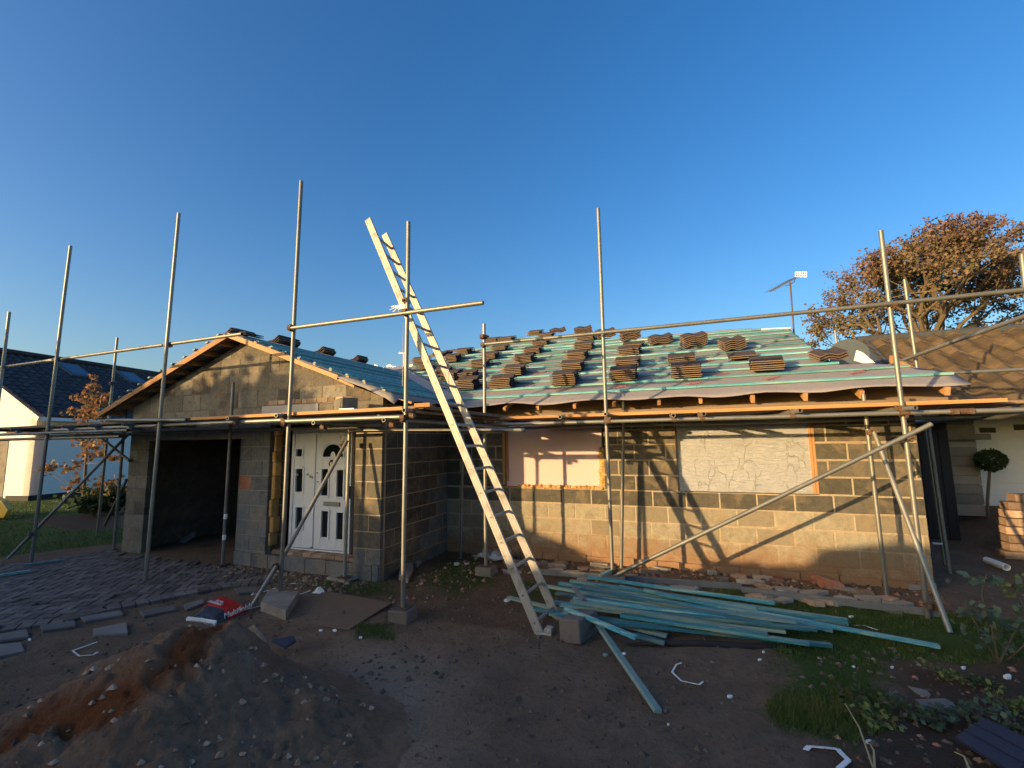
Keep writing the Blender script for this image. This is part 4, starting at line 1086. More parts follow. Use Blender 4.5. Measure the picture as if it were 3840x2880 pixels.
# ---- block paved driveway, herringbone
DRV=[g(-160,2415),g(0,2372),g(240,2335),g(400,2293),g(560,2262),g(700,2232),g(870,2200),g(1000,2188),g(1040,2165),(-5.6,5.0),(-7.0,5.2),(-9.0,5.15),g(420,2062),g(200,2098),g(0,2122),(-13.2,4.2),(-13,1.2),(-7.5,1.2)]
mb=MB(); rg=random.Random(12); a=.105
ca,sa=math.cos(R(38)),math.sin(R(38))
def w2(u,v): return (-9+u*ca-v*sa,3.4+u*sa+v*ca)
for i in range(-52,52):
    for j in range(-52,52):
        q=(i-j)%4
        if q==0: r_=(i*a,(i+2)*a,j*a,(j+1)*a)
        elif q==3: r_=(i*a,(i+1)*a,j*a,(j+2)*a)
        else: continue
        u0,u1,v0,v1=r_; cx,cy=w2((u0+u1)/2,(v0+v1)/2)
        if not inside(cx,cy,DRV): continue
        dd=min(segd(cx,cy,*DRV[k],*DRV[(k+1)%len(DRV)]) for k in range(8))
        if dd<.13: continue
        if rg.random()<.025 and cx>-8: continue
        e=.0055; P=[w2(u0+e,v0+e),w2(u1-e,v0+e),w2(u1-e,v1-e),w2(u0+e,v1-e)]
        zt=.012+rg.uniform(-.004,.004)+.012*nz(cx,cy,.8,2); ins_=[(cx+(x-cx)*.93,cy+(y-cy)*.93) for x,y in P]
        b=len(mb.v); mb.v+= [(x,y,-.03) for x,y in P]+[(x,y,zt-.005) for x,y in P]+[(x,y,zt) for x,y in ins_]
        t=rg.random()
        for k in range(4):
            l=(k+1)%4; mb.face([b+k,b+l,b+4+l,b+4+k],0,t); mb.face([b+4+k,b+4+l,b+8+l,b+8+k],0,t)
        mb.face([b+8,b+9,b+10,b+11],0,t)
# border course
for k in range(0,7):
    (x0,y0),(x1,y1)=DRV[k],DRV[k+1]; L=math.hypot(x1-x0,y1-y0); n=max(1,round(L/.115)); d=Vector(((x1-x0)/L,(y1-y0)/L,0)); nn_=Vector((-d.y,d.x,0))
    for i in range(n):
        c=Vector((x0,y0,0))+d*(L*(i+.5)/n)+nn_*.05; t=rg.random(); c.z=.004+rg.uniform(-.004,.006)
        mb.obox(c,d*(L/n/2-.006),nn_*.095,Vector((0,0,.02)),0,t)
dv=mb.build('driveway',[M['paver']]); structure(dv)

# ---- loose stones, slabs
def slab_px(name,pts,th,m,label,cat,group=None,z0=0.0,t=None,bevel=.006):
    P=[at(x,y,'z',z0+th) for x,y in pts]; c=sum(P,Vector())/len(P); c.z=z0
    mb=MB(); mb.prism([p-c for p in P],(0,0,-th),0,rnd.random() if t is None else t); o=mb.build(name,[M[m]],bevel=bevel); o.location=c; o.location.z=gh(c.x,c.y)+z0*0+.0; tag(o,label,cat,group); return o
SL=[([(350,2355),(475,2330),(480,2370),(352,2380)],'left pair'),([(300,2310),(450,2285),(465,2300),(320,2325)],''),([(520,2285),(650,2265),(665,2280),(540,2305)],''),([(150,2345),(280,2325),(285,2345),(160,2365)],''),([(0,2370),(100,2352),(110,2378),(0,2395)],''),([(0,2405),(80,2398),(95,2430),(0,2450)],''),([(690,2262),(760,2240),(765,2255),(700,2280)],''),([(880,2205),(960,2200),(975,2212),(895,2222)],'')]
SLN=['largest pale slab below the paving edge','long thin slab just under the paving border','pale slab between the paving border and the cement sack','low slab beside the left side of the driveway border','slab at the left photo edge touching the driveway','lowest slab at the left photo edge','narrow slab touching the top of the red sack','small slab at the right end of the driveway border']
for (pts,_),nm in zip(SL,SLN): slab_px('edging_slab',pts,.03,'slab','grey stone edging slab, '+nm,'stone slab','stone slabs along the driveway edge')
rg=random.Random(41)
for i in range(46):
    X=-2.9+5.0*rg.random(); Y=rg.choice([6.25,6.5,6.78,7.0])+rg.uniform(-.05,.05)
    if X<-2.6 and Y>6.9: continue
    l_=rg.uniform(.16,.42); w_=rg.uniform(.10,.2); mb=MB(); a0=rg.uniform(-.2,.2); n=rg.choice([5,6,7]); P=[]
    for k in range(n):
        t=2*math.pi*k/n+rg.uniform(-.2,.2); r_=rg.uniform(.8,1.1); x,y=l_/2*math.cos(t)*r_,w_/2*math.sin(t)*r_
        P.append((x*math.cos(a0)-y*math.sin(a0),x*math.sin(a0)+y*math.cos(a0),.045))
    mb.prism(P,(0,0,-.05),0,rg.random()); o=mb.build('path_stone',[M['stone'] if rg.random()<.75 else M['brick_pale']],bevel=.007); o.location=(X,Y,gh(X,Y)-.012+rg.uniform(0,.02)); o.rotation_euler=(rg.uniform(-.1,.1),rg.uniform(-.1,.1),0)
    tag(o,'flat pinkish grey paving stone lying loose along the foot of the sunlit wall','paving stone','loose paving stones along the main wall')
# concrete pads and blocks under the poles
slab_px('concrete_pad',[(978,2262),(1072,2296),(1122,2222),(1010,2212)],.10,'concrete','pale concrete slab under the pole right of the red sack','concrete slab',t=.9)
slab_px('timber_sheet',[(1082,2235),(1240,2222),(1470,2262),(1310,2362),(960,2312),(1075,2290)],.012,'board_mat','damp brown board lying flat in front of the porch','board',bevel=.001)
slab_px('paving_slab',[(1225,2163),(1290,2175),(1345,2158),(1285,2138)],.04,'stone','pinkish slab under the pole at the porch corner','paving slab')
def cblock(name,c,l,w_,h,rot,m,label,cat,tilt=(0,0)):
    mb=MB(); mb.box(-l/2,l/2,-w_/2,w_/2,0,h,0,rnd.random()); o=mb.build(name,[M[m]],bevel=.012); o.location=c; o.rotation_euler=(tilt[0],tilt[1],rot); tag(o,label,cat); return o
cblock('concrete_block',(SX[4],YL,-.08),.22,.22,.195,R(5),'blockrough','rough block set in the soil under the ladder pole','concrete block')
cblock('concrete_block',(s4x,YM,-.1),.24,.22,.205,R(0),'concrete','grey block under the short pole behind the ladder','concrete block')
cblock('concrete_block',(s5x,YM,-.02),.3,.3,.178,R(8),'stone','stone pad under the pole behind the heap of blue battens','stone pad')
p=at(2165,2400,'z',0); cblock('concrete_block',(p.x,p.y+.12,-.02),.21,.42,.20,R(-12),'blockrough','brown concrete block propping up the left end of the blue battens','concrete block',tilt=(R(-4),R(-6)))
mb=MB(); P=[at(885,2380,'z',.38),at(950,2340,'z',.48),at(975,2375,'z',.42),at(1025,2470,'z',.25),at(955,2450,'z',.28)]; c=sum(P,Vector())/5; mb.prism([q-c for q in P],(0.01,.03,-.03)); o=mb.build('slab',[M['concrete']],bevel=.004); o.location=c; tag(o,'grey slab sticking up out of the top of the sand heap','slab')
mb=MB(); P=[at(1020,2400,'z',.1),at(1100,2382,'z',.12),at(1110,2400,'z',.1),at(1070,2425,'z',.08)]; c=sum(P,Vector())/4; mb.prism([q-c for q in P],(0,0,-.02)); o=mb.build('slate_offcut',[M['blue_board']]); o.location=c; tag(o,'dark bluish slate piece lying behind the sand heap','slate')

# ---- cement sack
A_=at(697,2328,'z',0); B_=at(805,2342,'z',0); C_=at(930,2290,'z',0); D_=at(830,2250,'z',0)
def sackpt(u,v,h):  # u along the length, v across
    p=(A_*(1-v)+B_*v)*(1-u)+(D_*(1-v)+C_*v)*u; return Vector((p.x,p.y,gh(p.x,p.y)+h))
def sackh(u,v):
    e=min(1,min(v,1-v)*5)**.5*min(1,min(u+.02,1.02-u)*5)**.6
    return .012+.085*e*(1-.75*max(0,(.42-u)/.42))+.008*nz(u*3,v*3,2)
sack=empty('cement_sack',sackpt(.5,.5,0)); tag(sack,'torn red plastic cement sack with a black open end','sack')
def sackpart(u0,u1,m,name,lift=0,grow=0):
    mb=MB(); n=16; k=10; rows=[]
    for i in range(n+1):
        u=u0+(u1-u0)*i/n; row=[]
        for j in range(k+1):
            v=j/k; vv=v+(v-.5)*grow; row.append(sackpt(u,vv,sackh(u,v)+lift))
        rows.append(row)
    loops=[]
    for i,row in enumerate(rows):
        u=u0+(u1-u0)*i/n
        loops.append(row+[sackpt(u,1+grow/2,.0),sackpt(u,-grow/2,.0)])
    mb.rings(loops,0,.5,True); o=mb.build(name,[M[m]],smooth=True,auto=50); o.parent=sack; o.matrix_parent_inverse=Matrix.Translation(sack.location).inverted(); return o
sackpart(.0,.47,'sackblack','torn_end',grow=-.06); redp=sackpart(.40,1.0,'red','bag',lift=.006)
mb=MB(); P=[sackpt(.0,v,.034+.006*math.sin(v*30)) for v in (0,.25,.5,.75,1)]; Q=[sackpt(.055,v,.042) for v in (0,.25,.5,.75,1)]
for i in range(4): mb.prism([P[i],P[i+1],Q[i+1],Q[i]],(0,0,-.03))
o=mb.build('sewn_edge',[M['white']]); o.parent=sack; o.matrix_parent_inverse=Matrix.Translation(sack.location).inverted()
e1=(B_*.0+sackpt(.9,1,0)-sackpt(.45,1,0)).normalized(); nside=e1.cross(Vector((0,0,1))); 
text_mesh('Multifinish','printed_word',M['white'],.085,sackpt(.66,1.0,.055)+nside*.012,e1,(0,0,1),.003,sack)
u_=(sackpt(.6,.9,0)-sackpt(.6,.1,0)).normalized(); 
text_mesh('Multifinish','printed_word',M['white'],.062,sackpt(.47,.42,sackh(.47,.42)+.016),u_,(sackpt(1,.5,0)-sackpt(0,.5,0)),.003,sack)
text_mesh('PLASTER','printed_word',M['white'],.035,sackpt(.58,.45,sackh(.58,.45)+.012),u_,(sackpt(1,.5,0)-sackpt(0,.5,0)),.003,sack)
text_mesh('MULTI','printed_word',M['grey_wood'],.05,sackpt(.09,.5,sackh(.09,.5)+.008),u_,(sackpt(1,.5,0)-sackpt(0,.5,0)),.003,sack)

# ---- heap of battens
BT=[((1905,2240),(2500,2385),.03,.03,'lowest batten whose left tip sticks out beyond the ladder'),
((2005,2285),(2420,2345),.06,.03,'short batten passing behind the foot of the ladder'),
((2120,2282),(2385,2391),.20,.14,'batten resting on the brown block, its cut end facing the camera'),
((2380,2380),(2492,2412),.06,.03,'short stub just right of the batten with the marked end'),
((2290,2333),(3118,2420),.10,.04,'long front batten with a bright blue right end'),
((2100,2268),(2945,2368),.15,.08,'second batten from the front, blue ended'),
((2055,2255),(2880,2352),.12,.07,'batten under the second one from the front'),
((2150,2243),(2892,2338),.19,.12,'batten with a rounded worn right end in the middle of the heap'),
((2085,2225),(3032,2362),.17,.09,'middle batten with a dark blue right end'),
((2415,2212),(3122,2364),.20,.08,'pale unpainted looking batten ending in a slanted cut'),
((2043,2197),(2700,2310),.12,.10,'batten with a bright turquoise left tip behind the ladder'),
((2097,2187),(2760,2300),.16,.12,'batten with a pale broken left tip'),
((2138,2178),(3178,2326),.20,.09,'batten whose sunlit left tip catches the light'),
((2150,2186),(3180,2338),.15,.07,'rear batten reaching right under the topmost one'),
((2320,2200),(3523,2424),.17,.05,'longest batten reaching furthest right over the grass'),
((2250,2170),(2802,2247),.13,.09,'short rear batten with a vivid blue right end'),
((2205,2163),(2905,2262),.16,.10,'rearmost thick batten on top of the heap'),
((2180,2205),(2830,2330),.22,.14,'batten lying diagonally across the top of the heap'),
((2060,2300),(2780,2372),.05,.04,'bottom batten visible through the gap near the front'),
((2230,2230),(3060,2348),.09,.06,'batten in the shade under the middle ones'),
((2140,2255),(2700,2345),.21,.13,'batten crossing above the block in the left half')]
for i,(p,q,za,zb,nm) in enumerate(BT):
    a_=at(*p,'z',za); b_=at(*q,'z',zb); c=(a_+b_)/2; mb=MB(); mb.bar(a_-c,b_-c,.052,.028,(rnd.uniform(-.15,.15),0,1),0,rnd.random())
    o=mb.build('batten',[M['teal_blue'] if i%5 else M['teal_grey']],bevel=.002); o.location=c; tag(o,'blue treated batten, '+nm,'batten','blue treated battens heaped on the grass')
rg=random.Random(90)
for i in range(9):
    x0_=rg.uniform(2130,2330); y0_=2180+(x0_-2130)*.2+rg.uniform(0,90); L_px=rg.uniform(480,760); z_=rg.uniform(.05,.17)
    a_=at(x0_,y0_,'z',z_+rg.uniform(0,.04)); b_=at(x0_+L_px,y0_+L_px*rg.uniform(.10,.17),'z',z_); c=(a_+b_)/2; mb=MB(); mb.bar(a_-c,b_-c,.052,.027,(rg.uniform(-.3,.3),0,1),0,rg.random())
    o=mb.build('batten',[M['teal_blue'] if i%3 else M['teal_grey']],bevel=.002); o.location=c; tag(o,'blue treated batten wedged between others in the middle of the heap','batten','blue treated battens heaped on the grass')
a_=at(2206,2290,'z',.12); b_=at(2468,2668,'z',.02); c=(a_+b_)/2; mb=MB(); mb.bar(a_-c,b_-c,.055,.028,(.3,0,1),0,.6); o=mb.build('batten',[M['teal_grey']],bevel=.002); o.location=c; tag(o,'lone blue batten slanting forward onto the bare soil','batten','blue treated battens heaped on the grass')
for (p,q,nm) in (((1995,2142),(2780,2200),'grey old plank behind the blue battens, left one'),((2780,2212),(3200,2262),'grey plank edge continuing behind the heap towards the right'),((3190,2262),(3525,2300),'grey plank on the grass reaching the right hand pole')):
    plank('edging_plank',at(*p,'z',.04),at(*q,'z',.04),.03,.07,'grey_wood',nm,'plank',t=.6)
plank('wood_offcut',at(2150,2198,'z',.26),at(2188,2250,'z',.2),.045,.025,'grey_wood','brown offcut lying across the left ends of the battens','offcut')
plank('batten',at(0,2158,'z',.03),at(115,2140,'z',.03),.05,.03,'teal','teal batten at the left photo edge lying by the driveway','batten',t=.6)
plank('batten',at(88,2118,'z',.03),at(238,2099,'z',.03),.05,.025,'teal','thin teal batten beside the leftmost tall pole foot','batten',t=.2)
plank('batten',at(2250,2160,'z',.2),at(2290,2140,'z',.22),.05,.028,'teal_grey','short batten stub sticking up at the rear of the heap by the pole foot','batten')
# thin dark strip along the front foot of the heap
mb=MB(); mb.tube([at(2350,2415,'z',.01),at(2600,2412,'z',.015),at(2850,2428,'z',.01),at(2960,2428,'z',.0)],[.008,.03,.035,.01],9,0,.1)
c=at(2650,2430,'z',0); o=rooted(mb,c).build('dark_strip',[M['black']],smooth=True); o.location=c; tag(o,'dark strip lying under the front battens','plastic sheet')
# ---- straps and scraps
def strap(pts,label,wd=.013,z=.015,m='white'):
    P=[at(x,y,'z',z+gh(*g(x,y))) for x,y in pts]; c=P[0].copy(); mb=MB()
    for i in range(len(P)-1): mb.bar(P[i]-c,P[i+1]-c,wd,.004,(0,.3,1),0,.5)
    o=mb.build('metal_strap',[M[m]]); o.location=c; tag(o,label,'metal strap'); return o
strap([(364,2407),(272,2440),(298,2460),(350,2455),(367,2445)],'pale bent strap on the soil below the driveway, left part of the photo')
strap([(2555,2486),(2537,2491),(2520,2520),(2555,2553),(2622,2567),(2636,2556)],'pale strap bent into a hook on the soil in front of the battens')
strap([(3022,2812),(3035,2798),(3090,2803),(3140,2808),(3160,2830),(3182,2850),(3145,2882)],'bent white strap with a lump at the lower right, near the dark corner',.03)
strap([(1035,2205),(985,2220),(942,2232),(955,2217),(990,2212)],'folded pale strap lying behind the red sack',.014)
strap([(1108,2235),(1155,2218),(1165,2214)],'pale strap leading to the white scoop',.014); strap([(1092,2188),(1128,2188)],'little pale strap under the door pole',.02)
strap([(925,2285),(985,2270),(1010,2275)],'pale strap between the red sack and the concrete slab',.014)
def lump(pts,th,m,name,label,cat,z0=0):
    P=[at(x,y,'z',z0+th) for x,y in pts]; c=sum(P,Vector())/len(P); mb=MB(); n=len(P)
    top=c+Vector((0,0,th*.5)); base=[Vector((p.x,p.y,c.z-th*1.1)) for p in P]
    mb.add([p-c for p in P]+[b-c for b in base]+[top-c],[[i,(i+1)%n,2*n] for i in range(n)]+[[n+i,n+(i+1)%n,(i+1)%n,i] for i in range(n)]+[list(range(n,2*n))],0,rnd.random())
    o=mb.build(name,[M[m]]); o.location=c; o.location.z+=gh(c.x,c.y); tag(o,label,cat); return o
lump([(1160,2226),(1205,2228),(1216,2212),(1205,2196),(1190,2198),(1180,2212)],.03,'white','scoop','white plastic scoop lying in front of the porch step','scoop')
for (x,y,s_,lb) in ((1204,2361,9,'white chip just below the damp board, left one'),(1256,2364,9,'white chip just below the damp board, right one'),(1282,2580,9,'white chip on the right flank of the sand heap'),(1353,2388,8,'pale chip near the block under the ladder pole'),(112,2391,7,'small white chip beside the slabs at the far left'),(745,2212,11,'white scrap on the paving above the red sack'),(500,2195,6,'tiny pale scrap on the paving by the tall pole'),
    (2450,2383,14,'crumpled white scrap under the front batten end'),(2850,2472,9,'white chip below the right half of the battens'),(2936,2423,9,'white chip below the blue ended front batten'),(2340,2441,10,'pale scrap beside the lone slanting batten'),(2863,2444,6,'tiny white chip under the front batten'),(2505,2709,6,'white chip below the tip of the lone batten'),(3190,2302,12,'white scrap on the grass right of the pale batten'),(3200,2488,8,'pale chip on the lower lawn'),
    (3345,2493,8,'white chip at the edge of the dark bed'),(3778,2527,18,'white crumpled scrap at the right edge of the bed'),(3613,2503,11,'pale chip in the dark bed near the stems'),(3258,2776,16,'pale scrap beside the lower right strap'),(1712,2110,14,'white scrap in the dark recess'),(1750,2115,12,'second white scrap in the dark recess'),(1900,2240,14,'bluish scrap left of the ladder foot'),(2270,2450,13,'turquoise scrap between block and lone batten'),(2735,2595,13,'pale stone on the soil in front of the battens')):
    s_*=.75; r_=[(x+s_*math.cos(k*1.05+.3*s_)*(1+.3*(k%2)),y+s_*.45*math.sin(k*1.05+.3*s_)) for k in range(6)]
    lump(r_,.012 if s_<13 else .02,'white' if 'turq' not in lb and 'blue' not in lb else 'teal_blue','scrap' if 'scrap' in lb else ('stone' if 'stone' in lb else 'chip'),lb,'scrap')
lump([(3405,2566),(3440,2592),(3482,2606),(3490,2598),(3472,2580),(3430,2572)],.01,'stone','dry_leaf','large pale dry leaf on the dark bed','leaf')
lump([(3430,2612),(3540,2608),(3590,2632),(3560,2645),(3450,2640)],.03,'slab','dark_slab','dark flat stone below the dry leaf','stone')
lump([(1565,2110),(1590,2080),(1560,2075),(1520,2090)],.05,'stone','paper_rag','crumpled paper beside the porch corner','paper')
lump([(1495,2150),(1530,2165),(1550,2120),(1545,2090),(1525,2085),(1500,2110)],.06,'stone','rubble_piece','pale crumbled piece behind the ladder pole','rubble')
# clear plastic in the recess
mb=MB(); rg=random.Random(15); P0_=at(1830,2120,'z',0)
for i in range(6):
    for j in range(4): pass
grd=[[Vector((i*.09-.25,j*.09,.03+.11*rg.random())) for j in range(6)] for i in range(6)]
for r_ in grd: mb.v+= [tuple(p) for p in r_]
for i in range(5):
    for j in range(5): mb.face([i*6+j,(i+1)*6+j,(i+1)*6+j+1,i*6+j+1])
o=mb.build('plastic_sheet',[M['plastic']]); o.location=P0_; tag(o,'crumpled clear plastic in the shade behind the ladder','plastic sheet'); sm=o.modifiers.new('s','SOLIDIFY'); sm.thickness=.003
mb=MB(); P=[at(670,2030,'y',6.3),at(730,2000,'y',6.35),at(729,1992,'y',6.6),at(725,1990,'y',6.6)]; P=[at(668,2032,'y',6.2),at(728,1992,'y',6.5),at(730,2012,'y',6.4),at(690,2036,'y',6.15)]; c=P[0].copy(); mb.prism([p-c for p in P],(0,.02,0)); o=mb.build('metal_offcut',[M['foil']]); o.location=c; tag(o,'triangular pale sheet standing on the garage floor','sheet')
# bricks by the right part of the wall
def brickpx(x,y,l_,w_,h,rot,m,label,tilt=0,name='brick'):
    p=at(x,y,'z',.0); return cblock(name,(p.x,p.y,gh(p.x,p.y)-.005),l_,w_,h,R(rot),m,label,name,tilt=(R(tilt),R(tilt*.5)))
brickpx(3115,2205,.24,.14,.09,12,'brick','bright orange broken brick by the foot of the wall',8); brickpx(3075,2188,.2,.1,.1,-25,'brick','orange brick half leaning on the bright one',20)
brickpx(2868,2210,.23,.06,.06,-38,'brick_pale','slim pale brick stub lying aslant behind the battens',5); brickpx(2895,2172,.26,.14,.04,6,'brick','thin dark red brick against the wall foot',6)
brickpx(3433,2208,.16,.07,.06,14,'stone','pale stone standing beside the right hand pole',0,'stone'); brickpx(3190,2215,.2,.1,.04,-15,'stone','flat pale stone right of the orange bricks',5,'stone')
brickpx(3240,2222,.17,.1,.05,18,'brick_pale','pinkish brick bit near the inner right pole',4); brickpx(2670,2152,.12,.06,.06,20,'stone','small pale stone at the wall foot below the foil board',8,'stone')
mb=MB(); a_=at(2925,2208,'z',.04); 
strap([(2905,2200),(2925,2215),(2975,2218)],'white strap among the rubble behind the battens',.03); strap([(3205,2345),(3240,2345),(3290,2362)],'white strip beside the longest batten',.02)
# scattered rubble, soil clods and crumbs: nobody could count them
mb=MB(); rg=random.Random(23)
def crumb(x,y,r_,t,z=None):
    n=5; z=gh(x,y) if z is None else z; P=[]; a0=rg.random()*6
    for k in range(n): P.append((x+r_*math.cos(a0+k*1.257)*rg.uniform(.6,1.2),y+r_*math.sin(a0+k*1.257)*rg.uniform(.6,1.2),z+r_*.05))
    b=len(mb.v); mb.v+=P; mb.v.append((x+rg.uniform(-.3,.3)*r_,y,z+r_*rg.uniform(.5,1.0)))
    m_=rg.choice([0,0,0,1,2,3]) if t is None else t
    for k in range(n): mb.face([b+k,b+(k+1)%n,b+n],m_,rg.random())
for i in range(1500):
    x=rg.uniform(X0+.2,X1_-.2); y=rg.uniform(Y0+.1,Y1_-.1); z=heap(x,y)
    if z>.03 and nz(x,y,2.2,71)>-.15: crumb(x,y,rg.choice([.008,.012,.016,.022,.03]),rg.choice([0,4,4,4]),z-.003)
for i in range(1400):
    x=rg.uniform(-5,1.5); y=rg.uniform(1.6,6.3); 
    if nz(x,y,1.3,44)>-.05 and not inside(x,y,DRV): crumb(x,y,rg.uniform(.012,.034),0)
for i in range(3800):
    x=rg.uniform(-6.5,3.2); y=rg.uniform(1.6,7.15)
    if x<-4 and y>5.2: continue
    if inside(x,y,DRV) and rg.random()<.85: continue
    crumb(x,y,rg.choice([.006,.008,.01,.012,.014,.02]),rg.choice([0,0,0,0,1]))
for i in range(900):
    x=rg.uniform(-3.6,2.5); y=rg.uniform(6.3,7.18) if x>-2.6 else rg.uniform(4.6,7.1); crumb(x,y,rg.uniform(.01,.045),None)
for i in range(350):
    x=rg.uniform(-7,-4.1); y=rg.uniform(4.7,5.3); crumb(x,y,rg.uniform(.01,.05),rg.choice([0,1,2]))
for i in range(250):
    x=rg.uniform(.6,2.6); y=rg.uniform(2.9,5.2); crumb(x,y,rg.uniform(.008,.03),None)
M['clod']=simple('soil clod',(.11,.075,.05),.95,0,.3,30,.3,.003,.5); M['pebble']=simple('pale pebble',(.17,.13,.095),.9,0,.3,30,.3,.003,.4)
M['sandclod']=simple('sand lump',(.40,.25,.16),.95,0,.3,30,.3,.003,.5)
o=mb.build('rubble',[M['clod'],M['pebble'],M['brick_pale'],M['brick'],M['sandclod']]); tag(o,'crumbs of soil, stone and brick scattered over the ground','rubble',kind='stuff')

# ================================================================= PLANTS
def blades(mb,P,n,hmin,hmax,wd,rg,mask=None,lean=.5,edge=0):
    xs=[p[0] for p in P]; ys=[p[1] for p in P]; x0,x1,y0,y1=min(xs),max(xs),min(ys),max(ys); c=0;tries=0
    while c<n and tries<n*12:
        tries+=1; x=rg.uniform(x0,x1); y=rg.uniform(y0,y1)
        if not inside(x,y,P): continue
        if mask and not mask(x,y): continue
        dens=nz(x,y,1.7,13)+.5*nz(x,y,6,15)
        if edge and rg.random()>soft(x,y,P,edge)*1.6-.5+.5*dens: continue
        if rg.random()>.65+dens: continue
        h=rg.uniform(hmin,hmax)*(1+.5*dens); a=rg.random()*6.28; l_=rg.uniform(0,lean)*h; b_=rg.random()*6.28; z=gh(x,y)-.003
        dx,dy=math.cos(a)*wd,math.sin(a)*wd; b=len(mb.v)
        mb.v+= [(x-dx,y-dy,z),(x+dx,y+dy,z),(x+math.cos(b_)*l_,y+math.sin(b_)*l_,z+h)]
        mb.face([b,b+1,b+2],0,min(1,max(0,.5+.5*dens+rg.uniform(-.3,.3)))); c+=1
rg=random.Random(31)
mb=MB(); blades(mb,LAWN_R,26000,.015,.045,.003,rg,lambda x,y: y<9 and x<4.5,edge=.22)
for q in MOSS: blades(mb,q,2200,.008,.03,.003,rg,edge=.25)
TUFT=poly_px([(2880,2640),(3000,2610),(3130,2660),(3120,2780),(2960,2760),(2870,2700)])
blades(mb,TUFT,2000,.02,.06,.003,rg,lean=.9,edge=.2); blades(mb,poly_px([(3150,2620),(3330,2600),(3350,2720),(3200,2800),(3120,2740)]),1200,.03,.07,.003,rg,lean=.9)
o=mb.build('grass',[M['grass']]); tag(o,'short worn turf on the right side of the plot','grass',kind='stuff')
mb=MB(); blades(mb,LAWN_L,30000,.03,.06,.008,rg,lambda x,y: -22<x<-9 and y<13 and not inside(x,y,BED_L) and not inside(x,y,PATHL))
o=mb.build('grass',[M['grass']]); tag(o,'neighbouring lawn beyond the left end of the scaffold','grass',kind='stuff')
def leaf(mb,p,r_,rg,t,m=0,droop=.3):
    a=Vector((rg.gauss(0,1),rg.gauss(0,1),rg.gauss(-droop,.6))).normalized(); b=a.cross(Vector((rg.gauss(0,1),rg.gauss(0,1),rg.gauss(0,1)))).normalized(); l=a*r_; s_=b*r_*.42
    q=len(mb.v); mb.v+= [tuple(p),tuple(p+l*.5+s_),tuple(p+l),tuple(p+l*.5-s_)]; mb.face([q,q+1,q+2,q+3],m,t)
def plant(name,label,cat,base,stems,lr,nl,lm,rg,group=None,sm='bark',r0=.006,tl=(0,1)):
    e=empty(name,base); tag(e,label,cat,group); base=Vector(base)
    ms=MB(); ml=MB()
    for st_,nn in stems:
        pts=[Vector(p)-base for p in st_]; ms.tube(pts,[r0*(1-.7*i/(len(pts)-1)) for i in range(len(pts))],6)
        for _ in range(nn):
            k=rg.uniform(.35,1)*(len(pts)-1); i=min(int(k),len(pts)-2); p=pts[i].lerp(pts[i+1],k-i)
            tw=p+Vector((rg.gauss(0,1),rg.gauss(0,1),rg.gauss(0,.6)))*lr*.9
            ms.tube([p,tw],[.0018,.0012],3,cap=False)
            for _ in range(nl): leaf(ml,tw+Vector((rg.gauss(0,.4),rg.gauss(0,.4),rg.gauss(0,.3)))*lr,lr*rg.uniform(.6,1.2),rg,rg.uniform(*tl))
    a=ms.build('stem',[M[sm]]); a.parent=e; b=ml.build('foliage',[M[lm]]); b.parent=e; return e
rg=random.Random(55)
def P3(x,y,Y): return at(x,y,'y',Y)
bs=at(3745,2490,'z',0); Yb=bs.y
plant('rose_bush','tall leggy bush with pale leaves at the right edge of the photo','bush',bs,[([bs,P3(3790,2400,Yb+.05),P3(3850,2290,Yb+.1)],9),([bs,P3(3720,2360,Yb),P3(3680,2230,Yb+.05),P3(3700,2150,Yb+.1)],12),([bs+Vector((.1,.1,0)),P3(3840,2420,Yb),P3(3900,2200,Yb)],10),([bs,P3(3690,2400,Yb-.1),P3(3630,2280,Yb-.05)],9)],.07,4,'leaf_silver',rg,r0=.009,tl=(.2,1))
bs=at(3860,2330,'z',0); plant('yellow_shrub','little yellow green shrub beyond the bush on the right','shrub',bs,[([bs,P3(3820,2230,bs.y),P3(3800,2180,bs.y)],6),([bs,P3(3870,2220,bs.y),P3(3850,2150,bs.y)],7)],.06,5,'leaf_yellow',rg)
i=0
for (x,y,lm,s_,lb) in ((3450,2690,'leaf_silver',.045,'low grey green plant in the bed left of the dark tile'),(3540,2700,'leaf_silver',.05,'low grey green plant touching the dark tile'),(3640,2670,'leaf_silver',.04,'low plant just above the dark tile'),(3830,2660,'leaf_yellow',.05,'yellowish low plant at the right photo edge above the dark tile'),(3770,2720,'leaf_silver',.04,'grey green sprig overhanging the dark tile'),(3260,2640,'leaf_green',.04,'small green weed at the left border of the bed'),(3300,2700,'leaf_yellow',.04,'yellowish weed beside the bed'),(3690,2560,'leaf_green',.03,'small weed in the middle of the bed'),(3560,2540,'leaf_yellow',.03,'mossy weed near the pinkish stone')):
    bs=at(x,y+12,'z',0); n=5; st_=[]
    for k in range(n):
        a=rg.random()*6.28; st_.append(([bs,bs+Vector((math.cos(a)*.05,math.sin(a)*.05,.04)),bs+Vector((math.cos(a)*.14,math.sin(a)*.12,.05+.04*rg.random()))],6))
    plant('weed',lb,'weed',bs,st_,s_,3,lm,rg,r0=.003)
for (p,q,lb) in (((3170,2640),(3275,2880),'long dry stem lying in front of the bed'),((3262,2590+200),(3280,2880),'short upright dead stalk at the bottom edge'),((3580,2820),(3640,2895),'pale dead stalk below the dark tile')):
    a_=at(*p,'z',.06); b_=at(*q,'z',.02); mb=MB(); mb.tube([a_-b_,(a_-b_)*.5+Vector((.01,0,.03)),Vector()],[.003,.005,.006],6); o=mb.build('dry_stalk',[M['bark_pale']]); o.location=b_; tag(o,lb,'stalk')
